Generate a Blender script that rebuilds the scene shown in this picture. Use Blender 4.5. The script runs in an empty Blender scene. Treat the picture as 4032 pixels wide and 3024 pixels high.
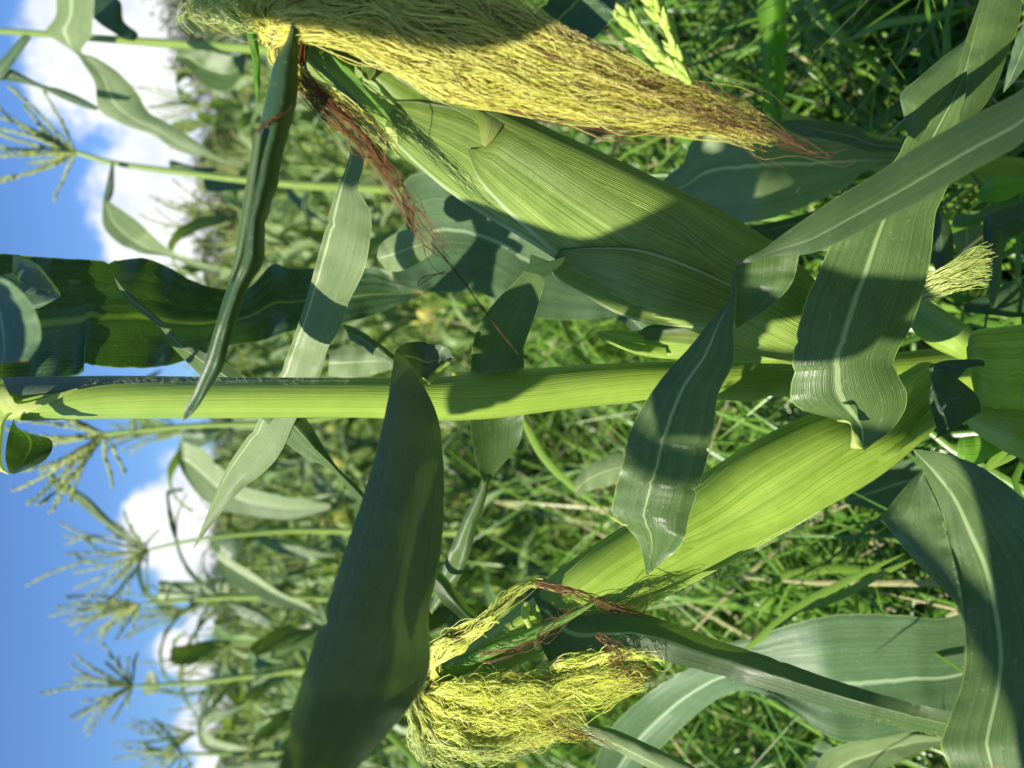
import bpy, math, random
import numpy as np
from mathutils import Vector
R = math.radians
sc = bpy.context.scene
C = sc.collection
rng = np.random.default_rng(7); random.seed(7)

# ------------------------------------------------------------------ camera, sky, sun, exposure
PITCH = R(18.0); CAMZ = 1.35; FPX = 4032*26/36.0
F_ = np.array([0, math.cos(PITCH), -math.sin(PITCH)]); U_ = np.array([0, math.sin(PITCH), math.cos(PITCH)]); R_ = np.array([1.0, 0, 0])
CAM = np.array([0, 0, CAMZ])
cam_d = bpy.data.cameras.new('camera'); cam = bpy.data.objects.new('camera', cam_d); C.objects.link(cam)
cam_d.sensor_width = 36; cam_d.lens = 26; cam_d.clip_start = 0.02; cam_d.clip_end = 2000
from mathutils import Matrix
X, Y, Z = -U_, R_, -F_
cam.matrix_world = Matrix(((X[0], Y[0], Z[0], CAM[0]), (X[1], Y[1], Z[1], CAM[1]), (X[2], Y[2], Z[2], CAM[2]), (0, 0, 0, 1)))
cam_d.dof.use_dof = True; cam_d.dof.focus_distance = 0.44; cam_d.dof.aperture_fstop = 6.5
sc.camera = cam

SUN_AZ, SUN_EL = R(47), R(42)       # azimuth: how far left of straight behind the camera
tosun = np.array([-math.sin(SUN_AZ)*math.cos(SUN_EL), -math.cos(SUN_AZ)*math.cos(SUN_EL), math.sin(SUN_EL)])
sd = bpy.data.lights.new('sun', 'SUN'); sd.energy = 5.0; sd.angle = R(0.5); sd.color = (1.0, 0.93, 0.80)
so = bpy.data.objects.new('sun', sd); C.objects.link(so)
so.rotation_euler = Vector(tosun).to_track_quat('Z', 'Y').to_euler(); so.location = (-3, -5, 6)

def pdir(x, y):
    u = (1512-y)/FPX; v = (2016-x)/FPX
    d = F_ + u*R_ + v*U_
    return d/np.linalg.norm(d)

w = bpy.data.worlds.new('World'); sc.world = w; w.use_nodes = True
nt = w.node_tree; nt.nodes.clear()
def N(nt, t, **k):
    n = nt.nodes.new(t)
    for a, b in k.items(): setattr(n, a, b)
    return n
def mth(nt, op, a, b=None, c=None, clamp=False):
    n = nt.nodes.new('ShaderNodeMath'); n.operation = op; n.use_clamp = clamp
    for i, v in enumerate((a, b, c)):
        if v is None: continue
        if isinstance(v, (int, float)): n.inputs[i].default_value = v
        else: nt.links.new(v, n.inputs[i])
    return n.outputs[0]
def maprange(nt, v, a, b, c=0.0, d=1.0, smooth=True):
    n = nt.nodes.new('ShaderNodeMapRange'); n.interpolation_type = 'SMOOTHSTEP' if smooth else 'LINEAR'
    nt.links.new(v, n.inputs[0])
    for i, q in enumerate((a, b, c, d)): n.inputs[i+1].default_value = q
    return n.outputs[0]
def mixc(nt, f, a, b, mode='MIX'):
    n = nt.nodes.new('ShaderNodeMix'); n.data_type = 'RGBA'; n.blend_type = mode
    if isinstance(f, (int, float)): n.inputs[0].default_value = f
    else: nt.links.new(f, n.inputs[0])
    for i, v in ((6, a), (7, b)):
        if isinstance(v, tuple): n.inputs[i].default_value = (*v, 1)
        else: nt.links.new(v, n.inputs[i])
    return n.outputs[2]
sky = N(nt, 'ShaderNodeTexSky'); sky.sky_type = 'NISHITA'; sky.sun_disc = False
sky.sun_elevation = SUN_EL; sky.sun_rotation = math.atan2(tosun[0], tosun[1]); sky.altitude = 100; sky.air_density = 1.0; sky.dust_density = 0.6; sky.ozone_density = 2.5
tc = N(nt, 'ShaderNodeTexCoord')
# cumulus clouds: noise-broken lumps round a number of directions low over the field
nz = N(nt, 'ShaderNodeTexNoise'); nz.inputs['Scale'].default_value = 9; nz.inputs['Detail'].default_value = 9; nz.inputs['Roughness'].default_value = 0.58
nt.links.new(tc.outputs['Generated'], nz.inputs['Vector'])
nz2 = N(nt, 'ShaderNodeTexNoise'); nz2.inputs['Scale'].default_value = 3.4; nz2.inputs['Detail'].default_value = 3
nt.links.new(tc.outputs['Generated'], nz2.inputs['Vector'])
blobs = [((250, 40), .075), ((400, 120), .12), ((560, 240), .13), ((620, 420), .09), ((640, 60), .10), ((700, 640), .10), ((560, 740), .085), ((600, 860), .10), ((760, 820), .12), ((800, 1010), .10), ((690, 1080), .07),
         ((820, 1900), .075), ((700, 2000), .06), ((660, 2120), .065), ((740, 2230), .06), ((830, 2160), .06), ((800, 2440), .045), ((700, 2560), .045), ((760, 2660), .03), ((790, 2850), .05), ((900, 2900), .07), ((870, 3000), .05),
         ((900, 500), .10), ((900, 800), .10), ((900, 1500), .05)]
dens = None
for (px, py), r in blobs:
    d = pdir(px, py)
    n = N(nt, 'ShaderNodeVectorMath'); n.operation = 'DISTANCE'; nt.links.new(tc.outputs['Generated'], n.inputs[0]); n.inputs[1].default_value = tuple(d)
    v = mth(nt, 'SUBTRACT', 1.0, mth(nt, 'DIVIDE', n.outputs['Value'], r*0.86))
    dens = v if dens is None else mth(nt, 'SMOOTH_MAX', dens, v, 0.15)
dd = mth(nt, 'ADD', mth(nt, 'MAXIMUM', dens, -0.6), mth(nt, 'MULTIPLY', mth(nt, 'SUBTRACT', nz.outputs[0], 0.5), 1.9))
cm = maprange(nt, dd, 0.10, 0.42)
inner = maprange(nt, mth(nt, 'ADD', mth(nt, 'MULTIPLY', dd, .35), mth(nt, 'MULTIPLY', nz.outputs[0], 1.1)), 0.45, 1.05)
ccol = mixc(nt, inner, (8.0, 8.8, 10.2), (13.0, 13.0, 13.0))
skycol = mixc(nt, 1.0, sky.outputs[0], (0.80, 1.12, 1.60), 'MULTIPLY')
mixed = mixc(nt, cm, skycol, ccol)
bg = N(nt, 'ShaderNodeBackground'); bg.inputs[1].default_value = 0.054
nt.links.new(mixed, bg.inputs[0]); wo = N(nt, 'ShaderNodeOutputWorld'); nt.links.new(bg.outputs[0], wo.inputs[0])
sc.view_settings.view_transform = 'Standard'; sc.view_settings.look = 'None'; sc.view_settings.exposure = 0.84; sc.view_settings.gamma = 1.0
sc.cycles.max_bounces = 6; sc.cycles.transparent_max_bounces = 8

# ------------------------------------------------------------------ picking points of the place
def P(x, y, d):
    return CAM + d*(F_ + (1512-y)/FPX*R_ + (2016-x)/FPX*U_)
def dY(x, Yw):                       # depth at which image column x meets the vertical plane y = Yw
    return Yw/(math.cos(PITCH) + (2016-x)/FPX*math.sin(PITCH))

# ------------------------------------------------------------------ materials
def mat(name):
    m = bpy.data.materials.new(name); m.use_nodes = True; nt = m.node_tree; nt.nodes.clear(); return m, nt
def finish(nt, col, rough, transl, tcol, bump=None, spec=0.5, bstr=0.3, bdist=0.0006, sheen=0.0):
    p = N(nt, 'ShaderNodeBsdfPrincipled'); nt.links.new(col, p.inputs['Base Color'])
    if isinstance(rough, (int, float)): p.inputs['Roughness'].default_value = rough
    else: nt.links.new(rough, p.inputs['Roughness'])
    p.inputs['Specular IOR Level'].default_value = spec
    if sheen: p.inputs['Sheen Weight'].default_value = sheen; p.inputs['Sheen Roughness'].default_value = 0.6; p.inputs['Sheen Tint'].default_value = (.8, .95, 1, 1)
    out = N(nt, 'ShaderNodeOutputMaterial')
    if bump is not None:
        b = N(nt, 'ShaderNodeBump'); b.inputs['Strength'].default_value = bstr; b.inputs['Distance'].default_value = bdist
        nt.links.new(bump, b.inputs['Height']); nt.links.new(b.outputs[0], p.inputs['Normal'])
    if transl > 0:
        t = N(nt, 'ShaderNodeBsdfTranslucent'); nt.links.new(mixc(nt, 1.0, col, tcol, 'MULTIPLY'), t.inputs[0])
        if bump is not None: nt.links.new(b.outputs[0], t.inputs['Normal'])
        mx = N(nt, 'ShaderNodeMixShader'); mx.inputs[0].default_value = transl
        nt.links.new(p.outputs[0], mx.inputs[1]); nt.links.new(t.outputs[0], mx.inputs[2]); nt.links.new(mx.outputs[0], out.inputs[0])
    else: nt.links.new(p.outputs[0], out.inputs[0])
def uvs(nt, name):
    u = N(nt, 'ShaderNodeUVMap'); u.uv_map = name; s = N(nt, 'ShaderNodeSeparateXYZ'); nt.links.new(u.outputs[0], s.inputs[0]); return s.outputs[0], s.outputs[1]
def comb(nt, a, b, c=0.0):
    n = N(nt, 'ShaderNodeCombineXYZ')
    for i, v in enumerate((a, b, c)):
        if isinstance(v, (int, float)): n.inputs[i].default_value = v
        else: nt.links.new(v, n.inputs[i])
    return n.outputs[0]
def noise(nt, vec, scale, detail=3, rough=0.5):
    n = N(nt, 'ShaderNodeTexNoise'); n.inputs['Scale'].default_value = scale; n.inputs['Detail'].default_value = detail; n.inputs['Roughness'].default_value = rough
    nt.links.new(vec, n.inputs['Vector']); return n.outputs[0]
def striped(name, dark, light, rib=(0.42, 0.52, 0.26), edge=None, veins=56, transl=0.25, tcol=(1.6, 1.9, .5), rough=0.33, ribw=0.034, spec=0.6, bstr=0.45, contrast=0.8, sheen=0.0, wornamt=0.25, ew=.012):
    """veined blade: UV 'blade' = (s - midrib + .5, metres along), UV 'rim' = (s, t)"""
    m, nt = mat(name)
    u, v = uvs(nt, 'blade'); s, t = uvs(nt, 'rim')
    obi = N(nt, 'ShaderNodeObjectInfo'); rnd = mth(nt, 'MULTIPLY', obi.outputs['Random'], 17.0)
    lines = noise(nt, comb(nt, mth(nt, 'MULTIPLY', u, veins), mth(nt, 'MULTIPLY', v, 3.0), rnd), 1.0, 2)
    broad = noise(nt, comb(nt, mth(nt, 'MULTIPLY', u, 8.0), mth(nt, 'MULTIPLY', v, 2.0), rnd), 1.0, 2)
    fine = mth(nt, 'SINE', mth(nt, 'MULTIPLY', u, veins*2*math.pi*1.15))
    geo = N(nt, 'ShaderNodeNewGeometry')
    blot = noise(nt, geo.outputs['Position'], 60.0, 4, .6)
    speck = noise(nt, geo.outputs['Position'], 420.0, 2, .5)
    f = mth(nt, 'ADD', mth(nt, 'MULTIPLY', lines, 0.9*contrast), mth(nt, 'MULTIPLY', broad, 0.6*contrast))
    f = mth(nt, 'ADD', f, mth(nt, 'MULTIPLY', fine, 0.09*contrast))
    f = mth(nt, 'ADD', f, mth(nt, 'MULTIPLY', mth(nt, 'SUBTRACT', blot, .5), 0.5))
    f = maprange(nt, mth(nt, 'ADD', f, .75-.75*contrast), 0.45, 1.05, smooth=False)
    col = mixc(nt, f, dark, light)
    col = mixc(nt, mth(nt, 'MULTIPLY', maprange(nt, speck, .62, .75), wornamt), col, (0.42, 0.45, 0.30))
    big = noise(nt, geo.outputs['Position'], 170.0, 3, .65)
    col = mixc(nt, mth(nt, 'MULTIPLY', maprange(nt, big, .68, .74), wornamt*1.6), col, (0.30, 0.24, 0.11))
    du = mth(nt, 'ABSOLUTE', mth(nt, 'SUBTRACT', u, .5))
    rw = mth(nt, 'MULTIPLY', mth(nt, 'SUBTRACT', 1.25, t), ribw)
    ribf = mth(nt, 'SUBTRACT', 1.0, maprange(nt, mth(nt, 'DIVIDE', du, rw), .25, 1.25))
    if rib: col = mixc(nt, mth(nt, 'MULTIPLY', ribf, .85), col, rib)
    if rib:
        tp = mth(nt, 'ADD', t, mth(nt, 'MULTIPLY', mth(nt, 'SUBTRACT', blot, .5), .08)); col = mixc(nt, maprange(nt, tp, .975, 1.005), col, (.30, .22, .09))
    if edge:
        e = mth(nt, 'ABSOLUTE', mth(nt, 'SUBTRACT', s, .5)); col = mixc(nt, mth(nt, 'MULTIPLY', maprange(nt, e, .5-ew, .5-ew*.4), .7), col, edge)
    hgt = mth(nt, 'ADD', mth(nt, 'MULTIPLY', fine, .30), mth(nt, 'MULTIPLY', lines, 1.6))
    hgt = mth(nt, 'ADD', hgt, mth(nt, 'MULTIPLY', blot, 1.2))
    hgt = mth(nt, 'ADD', hgt, mth(nt, 'MULTIPLY', ribf, -1.0))
    ro = maprange(nt, lines, .3, .7, rough-.07, rough+.10)
    finish(nt, col, ro, transl, tcol, hgt, spec, bstr, sheen=sheen)
    return m
M = {}
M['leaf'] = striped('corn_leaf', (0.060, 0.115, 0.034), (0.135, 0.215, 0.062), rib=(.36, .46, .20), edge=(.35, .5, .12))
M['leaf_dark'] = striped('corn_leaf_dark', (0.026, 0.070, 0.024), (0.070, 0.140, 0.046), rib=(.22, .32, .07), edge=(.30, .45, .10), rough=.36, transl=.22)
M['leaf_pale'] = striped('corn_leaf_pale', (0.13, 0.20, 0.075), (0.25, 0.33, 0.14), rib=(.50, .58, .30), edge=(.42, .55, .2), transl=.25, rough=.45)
M['leaf_blue'] = striped('corn_leaf_blue', (0.058, 0.118, 0.050), (0.120, 0.205, 0.084), rib=(.36, .48, .28), edge=(.3, .42, .15), transl=.15, rough=.48)
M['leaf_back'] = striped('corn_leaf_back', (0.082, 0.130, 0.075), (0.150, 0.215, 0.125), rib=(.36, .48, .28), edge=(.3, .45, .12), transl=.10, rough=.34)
M['leaf_far'] = striped('corn_leaf_far', (0.080, 0.150, 0.038), (0.19, 0.29, 0.080), rib=(.35, .45, .2), transl=.13, tcol=(1.3, 1.5, .4), rough=.36)
M['husk'] = striped('ear_husk', (0.135, 0.235, 0.030), (0.37, 0.50, 0.115), rib=None, edge=(.55, .66, .35), veins=70, transl=.18, tcol=(1.3, 1.5, .4), rough=.36, contrast=1.35, bstr=.8, wornamt=.1, ew=.06)
M['husk_bright'] = striped('husk_bright', (0.19, 0.33, 0.025), (0.44, 0.60, 0.10), rib=None, edge=(.5, .65, .2), veins=70, transl=.30, tcol=(1.3, 1.5, .3), rough=.36, contrast=1.05, bstr=.5, wornamt=.05, ew=.02)
M['sheath'] = striped('leaf_sheath', (0.20, 0.32, 0.035), (0.33, 0.47, 0.075), rib=None, veins=26, transl=.12, tcol=(1.2, 1.4, .3), rough=.34, bstr=.4, wornamt=.08, contrast=.8)
M['collar'] = striped('leaf_collar', (0.42, 0.50, 0.12), (0.60, 0.65, 0.22), rib=None, veins=16, transl=.3, rough=.45, bstr=.5, wornamt=.1)
M['young'] = striped('young_leaf', (0.09, 0.24, 0.020), (0.20, 0.38, 0.045), rib=(.35, .5, .15), veins=16, transl=.4, tcol=(1.5, 1.8, .4), rough=.4, contrast=.8)

def silk_mat(name, a, b, c, th=(1.0, 1.25)):
    m, nt = mat(name)
    t, r = uvs(nt, 'blade')
    f = mth(nt, 'ADD', t, mth(nt, 'MULTIPLY', mth(nt, 'SUBTRACT', r, .5), .55))
    base = mixc(nt, r, a, b)
    geo = N(nt, 'ShaderNodeNewGeometry')
    patch = noise(nt, geo.outputs['Position'], 25.0, 2)
    f2 = maprange(nt, mth(nt, 'ADD', f, mth(nt, 'MULTIPLY', mth(nt, 'SUBTRACT', patch, .5), .5)), th[0], th[1])
    col = mixc(nt, f2, base, c)
    col = mixc(nt, mth(nt, 'GREATER_THAN', r, .975), col, c)
    finish(nt, col, .35, .5, (1.25, 1.25, .7), None, .5); return m
M['silk'] = silk_mat('corn_silk', (.70, .71, .13), (.98, .93, .40), (.27, .14, .08))
M['silk_b'] = silk_mat('corn_silk_fresh', (.78, .84, .16), (.97, .97, .50), (.30, .15, .07))
M['silk_tip'] = silk_mat('corn_silk_tip', (.60, .56, .14), (.85, .76, .32), (.24, .12, .07), (.30, .75))
M['silk_brown'] = silk_mat('corn_silk_dry', (.34, .17, .06), (.22, .085, .04), (.16, .06, .03))
M['silk_white'] = silk_mat('corn_silk_pale', (.58, .68, .24), (.78, .82, .40), (.5, .4, .2))
def plain(name, c1, c2, scale=30, rough=.6, transl=0.0, tcol=(1.3, 1.5, .5), spec=.3, bump=.3, bdist=.002):
    m, nt = mat(name); geo = N(nt, 'ShaderNodeNewGeometry'); oi = N(nt, 'ShaderNodeObjectInfo')
    n = noise(nt, geo.outputs['Position'], scale, 5, .6)
    finish(nt, mixc(nt, maprange(nt, n, .35, .65), c1, c2), rough, transl, tcol, n, spec, bump, bdist); return m
M['spikelet'] = plain('tassel_spikelet', (.22, .29, .08), (.42, .48, .16), 300, .55, .25)
M['spike_bright'] = plain('tassel_fresh', (.42, .58, .10), (.62, .72, .22), 200, .45, .3)
M['stem'] = striped('corn_stem', (0.17, 0.27, 0.045), (0.30, 0.42, 0.09), rib=None, veins=12, transl=.05, rough=.4)
M['hair'] = plain('leaf_hair', (.75, .78, .7), (.85, .85, .8), 50, .5, .4)
M['anther'] = plain('dry_anther', (.55, .48, .28), (.68, .6, .4), 400, .6)
M['soil'] = plain('soil', (.030, .034, .014), (.055, .065, .022), 6, .9, 0, spec=.2, bump=.8, bdist=.02)
M['bark'] = plain('bark', (.07, .055, .04), (.14, .11, .08), 8, .9)
def veg(name, cols, transl=.3, rough=.5, straw=None):
    m, nt = mat(name); t, r = uvs(nt, 'blade')
    ra = N(nt, 'ShaderNodeValToRGB'); nt.links.new(r, ra.inputs[0])
    while len(ra.color_ramp.elements) < len(cols): ra.color_ramp.elements.new(.5)
    for i, c in enumerate(cols):
        ra.color_ramp.elements[i].position = i/(len(cols)-1); ra.color_ramp.elements[i].color = (*c, 1)
    finish(nt, ra.outputs[0], rough, transl, (1.5, 1.7, .5), None, .5); return m
M['grass'] = veg('grass_blades', [(.045, .115, .012), (.070, .17, .018), (.11, .23, .025), (.17, .30, .04), (.26, .38, .06), (.42, .38, .20)], .20, .28)
M['weed'] = veg('weed_leaves', [(.10, .20, .02), (.18, .30, .03), (.30, .42, .05), (.50, .52, .06)], .25)
M['crown'] = veg('tree_leaves', [(.060, .085, .035), (.09, .115, .045), (.13, .15, .06), (.11, .12, .06)], .25, .6)
M['farcorn'] = veg('field_corn', [(.05, .12, .03), (.09, .18, .045), (.15, .25, .06), (.28, .33, .10)], .14)

# ------------------------------------------------------------------ object helpers
def link(name, me, m, parent=None):
    o = bpy.data.objects.new(name, me); C.objects.link(o)
    if m is not None and not me.materials: me.materials.append(m)
    if parent is not None:
        o.parent = parent; o.matrix_parent_inverse = parent.matrix_world.inverted() if parent.type != 'EMPTY' else Matrix.Identity(4)
        if parent.type == 'EMPTY':
            o.matrix_parent_inverse = Matrix.Translation(-Vector(parent.location))
    return o
def tag(o, label=None, cat=None, group=None, kind=None):
    for k, v in (('label', label), ('category', cat), ('group', group), ('kind', kind)):
        if v: o[k] = v
    return o
def thing(name, loc, label, cat, group=None):
    o = bpy.data.objects.new(name, None); C.objects.link(o); o.location = Vector(loc); o.empty_display_size = .05
    return tag(o, label, cat, group)
class MB:
    """collects grids of points into one mesh"""
    def __init__(s): s.v = []; s.f = []; s.uv = []; s.uv2 = []; s.n = 0
    def grid(s, G, UV, UV2, closed=False):
        n, m = G.shape[:2]; b = s.n
        s.v.append(G.reshape(-1, 3)); idx = np.arange(n*m).reshape(n, m)+b
        a = idx[:-1, :-1]; bb = idx[:-1, 1:]; c = idx[1:, 1:]; d = idx[1:, :-1]
        q = np.stack([a, bb, c, d], -1).reshape(-1, 4); s.f.append(q)
        s.uv.append(UV.reshape(-1, 2)); s.uv2.append(UV2.reshape(-1, 2)); s.n += n*m
    def build(s, name, m, parent=None, smooth=True):
        V = np.concatenate(s.v); Q = np.concatenate(s.f); UV = np.concatenate(s.uv); UV2 = np.concatenate(s.uv2)
        me = bpy.data.meshes.new(name); me.vertices.add(len(V)); me.vertices.foreach_set('co', V.ravel().astype(np.float32))
        me.loops.add(Q.size); me.loops.foreach_set('vertex_index', Q.ravel().astype(np.int32))
        me.polygons.add(len(Q)); me.polygons.foreach_set('loop_start', np.arange(len(Q), dtype=np.int32)*4); me.polygons.foreach_set('loop_total', np.full(len(Q), 4, dtype=np.int32))
        me.polygons.foreach_set('use_smooth', np.full(len(Q), smooth))
        for nm, uu in (('blade', UV), ('rim', UV2)):
            l = me.uv_layers.new(name=nm); l.data.foreach_set('uv', uu[Q.ravel()].ravel().astype(np.float32))
        me.update(); me.validate()
        return link(name, me, m, parent)

def cr(pts, n):                       # Catmull-Rom through points, n samples at equal chord parameter
    p = np.array(pts, float); k = len(p)
    if k == 2: t = np.linspace(0, 1, n)[:, None]; return p[0]*(1-t)+p[1]*t
    seg = np.linalg.norm(np.diff(p[:, :2], axis=0), axis=1)+1e-6; cum = np.concatenate([[0], np.cumsum(seg)]); cum /= cum[-1]
    pe = np.vstack([2*p[0]-p[1], p, 2*p[-1]-p[-2]])
    out = []
    for t in np.linspace(0, 1, n):
        i = min(max(np.searchsorted(cum, t)-1, 0), k-2); f = (t-cum[i])/(cum[i+1]-cum[i])
        p0, p1, p2, p3 = pe[i:i+4]
        out.append(.5*((2*p1)+(-p0+p2)*f+(2*p0-5*p1+4*p2-p3)*f*f+(-p0+3*p1-3*p2+p3)*f**3))
    return np.array(out)
def dl(d, n):
    d = np.atleast_1d(np.array(d, float))
    return np.full(n, d[0]) if len(d) == 1 else np.interp(np.linspace(0, 1, n), np.linspace(0, 1, len(d)), d)
def snoise(t, seed, f=1.0):
    r = np.random.default_rng(seed); o = np.zeros_like(t)
    for k in range(1, 5): o += np.sin(t*f*k*2.1+r.uniform(0, 6.3))*r.uniform(.4, 1)/k
    return o*.5
SEED = [100]
def rib(mb, A, B, dA, dB=None, bulge=0.0, fold=0.0, mr=0.5, n=40, m=11, wave=0.0025, wf=7, surf=None, off=0.0, ripple=0.0, ribat=None, rag=True):
    """blade lofted between two edges given as image points plus distances; bulge / fold (metres) lift the middle towards the viewer"""
    SEED[0] += 1
    a = cr(A, n); b = cr(B, n); da = dl(dA, n); db = dl(dB if dB is not None else dA, n)
    PA = np.array([P(a[i, 0], a[i, 1], da[i]) for i in range(n)]); PB = np.array([P(b[i, 0], b[i, 1], db[i]) for i in range(n)])
    s = np.linspace(0, 1, m); G = np.zeros((n, m, 3)); UV = np.zeros((n, m, 2)); UV2 = np.zeros((n, m, 2))
    if surf is None and n >= 24 and rag and mr < 1:         # slightly ragged margins with a few nibbled notches
        rr0 = np.random.default_rng(SEED[0]); tq = np.linspace(0, 1, n)
        for E, O in ((PA, PB), (PB, PA)):
            ins = .010*np.abs(snoise(tq*26, int(rr0.integers(1e9))))+.006*rr0.random(n)
            for _ in range(rr0.integers(0, 4)): ins += rr0.uniform(.03, .07)*np.exp(-((tq-rr0.uniform(.12, .92))/(.7/n))**2)
            E += (O-E)*ins[:, None]
    mid = (PA+PB)/2; ln = np.concatenate([[0], np.cumsum(np.linalg.norm(np.diff(mid, axis=0), axis=1))]); tt = np.linspace(0, 1, n)
    wid = np.linalg.norm(PA-PB, axis=1); wmx = max(wid.max(), 1e-4); rel = np.minimum(1, wid/wmx*1.3)
    wa = snoise(tt*wf, SEED[0])*wave; wb = snoise(tt*wf, SEED[0]+999)*wave; wm = snoise(tt*wf*.5, SEED[0]+555)*wave
    bl = dl(bulge, n); fo = dl(fold, n)
    for j, q in enumerate(s):
        if surf is not None:
            px = a*(1-q)+b*q
            for i in range(n):
                G[i, j] = P(px[i, 0], px[i, 1], surf(px[i, 0], px[i, 1])-off)
        else:
            base = PA*(1-q)+PB*q; todir = CAM-base; todir /= np.linalg.norm(todir, axis=1)[:, None]
            h = bl*4*q*(1-q) + fo*(1-abs(q-mr)/max(mr, 1-mr)) if True else 0
            e = wa*(max(0, 1-q*2.5)) + wb*(max(0, 1-(1-q)*2.5)) + wm*(1-abs(2*q-1)) + ripple*np.sin(q*38+np.sin(tt*9)*.8)*.5
            G[:, j] = base + todir*((h+e)*rel)[:, None]
        UV[:, j, 0] = q-(mr if ribat is None else ribat)+.5; UV[:, j, 1] = ln; UV2[:, j, 0] = q; UV2[:, j, 1] = tt
    mb.grid(G, UV, UV2); return G
def ribo(name, mt_, parent, *a, **k):
    mb = MB(); G = rib(mb, *a, **k); o = mb.build(name, M[mt_], parent)
    return o
def frames(p):
    t = np.gradient(p, axis=0); t /= np.linalg.norm(t, axis=1)[:, None]+1e-9
    u = np.cross(t, [0.13, 0.31, .94]); u /= np.linalg.norm(u, axis=1)[:, None]+1e-9
    return t, u, np.cross(t, u)
def tube(mb, p, r, k=14, ovx=1.0, cap=True):
    p = np.asarray(p, float); n = len(p); r = dl(r, n) if len(np.atleast_1d(r)) != n else np.asarray(r, float)
    t, u, v = frames(p); th = np.linspace(0, 2*math.pi, k+1)
    G = p[:, None, :] + r[:, None, None]*(np.cos(th)[None, :, None]*u[:, None, :]*ovx + np.sin(th)[None, :, None]*v[:, None, :])
    ln = np.concatenate([[0], np.cumsum(np.linalg.norm(np.diff(p, axis=0), axis=1))])
    UV = np.zeros((n, k+1, 2)); UV[:, :, 0] = th[None]/(2*math.pi)*2.2+3; UV[:, :, 1] = ln[:, None]
    UV2 = np.zeros((n, k+1, 2)); UV2[:, :, 0] = .5; UV2[:, :, 1] = np.linspace(0, 1, n)[:, None]
    mb.grid(G, UV, UV2); return G
def strands(mb, paths, rad, k=3, col=None, t0=None):
    """paths (N,S,3), rad (N,S)"""
    Nn, S = paths.shape[:2]; t = np.gradient(paths, axis=1); t /= np.linalg.norm(t, axis=2)[:, :, None]+1e-9
    u = np.cross(t, np.array([.2, .35, .91])); u /= np.linalg.norm(u, axis=2)[:, :, None]+1e-9; v = np.cross(t, u)
    th = np.arange(k)*2*math.pi/k
    V = paths[:, :, None, :] + rad[:, :, None, None]*(np.cos(th)[None, None, :, None]*u[:, :, None, :]+np.sin(th)[None, None, :, None]*v[:, :, None, :])
    idx = np.arange(Nn*S*k).reshape(Nn, S, k)+mb.n; nx = np.roll(idx, -1, axis=2)
    q = np.stack([idx[:, :-1], nx[:, :-1], nx[:, 1:], idx[:, 1:]], -1).reshape(-1, 4)
    UV = np.zeros((Nn, S, k, 2)); UV[..., 0] = (np.linspace(0, 1, S)[None, :, None] if t0 is None else t0[:, :, None]); UV[..., 1] = (rng.random(Nn) if col is None else col)[:, None, None]
    mb.v.append(V.reshape(-1, 3)); mb.f.append(q); mb.uv.append(UV.reshape(-1, 2)); mb.uv2.append(UV.reshape(-1, 2)); mb.n += Nn*S*k
def blades(mb, paths, wid, side, col=None, crease=0.25):
    """flat blades with a crease: paths (N,S,3), wid (N,S), side (N,3)"""
    Nn, S = paths.shape[:2]; col = rng.random(Nn) if col is None else col
    t = np.gradient(paths, axis=1); nn = np.cross(t, side[:, None, :]); nn /= np.linalg.norm(nn, axis=2)[:, :, None]+1e-9
    L = paths-side[:, None, :]*wid[:, :, None]/2; Rr = paths+side[:, None, :]*wid[:, :, None]/2; Mm = paths+nn*wid[:, :, None]*crease
    V = np.stack([L, Mm, Rr], 2); idx = np.arange(Nn*S*3).reshape(Nn, S, 3)+mb.n
    q = np.concatenate([np.stack([idx[:, :-1, j], idx[:, :-1, j+1], idx[:, 1:, j+1], idx[:, 1:, j]], -1).reshape(-1, 4) for j in (0, 1)])
    UV = np.zeros((Nn, S, 3, 2)); UV[..., 0] = np.linspace(0, 1, S)[None, :, None]; UV[..., 1] = col[:, None, None]
    mb.v.append(V.reshape(-1, 3)); mb.f.append(q); mb.uv.append(UV.reshape(-1, 2)); mb.uv2.append(UV.reshape(-1, 2)); mb.n += Nn*S*3
def axis_px(pts, n):                   # list of (x, y, depth) -> world points
    c = cr(pts, n); return np.array([P(*q) for q in c])
def disc_cap(mb, c, r): pass

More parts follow.
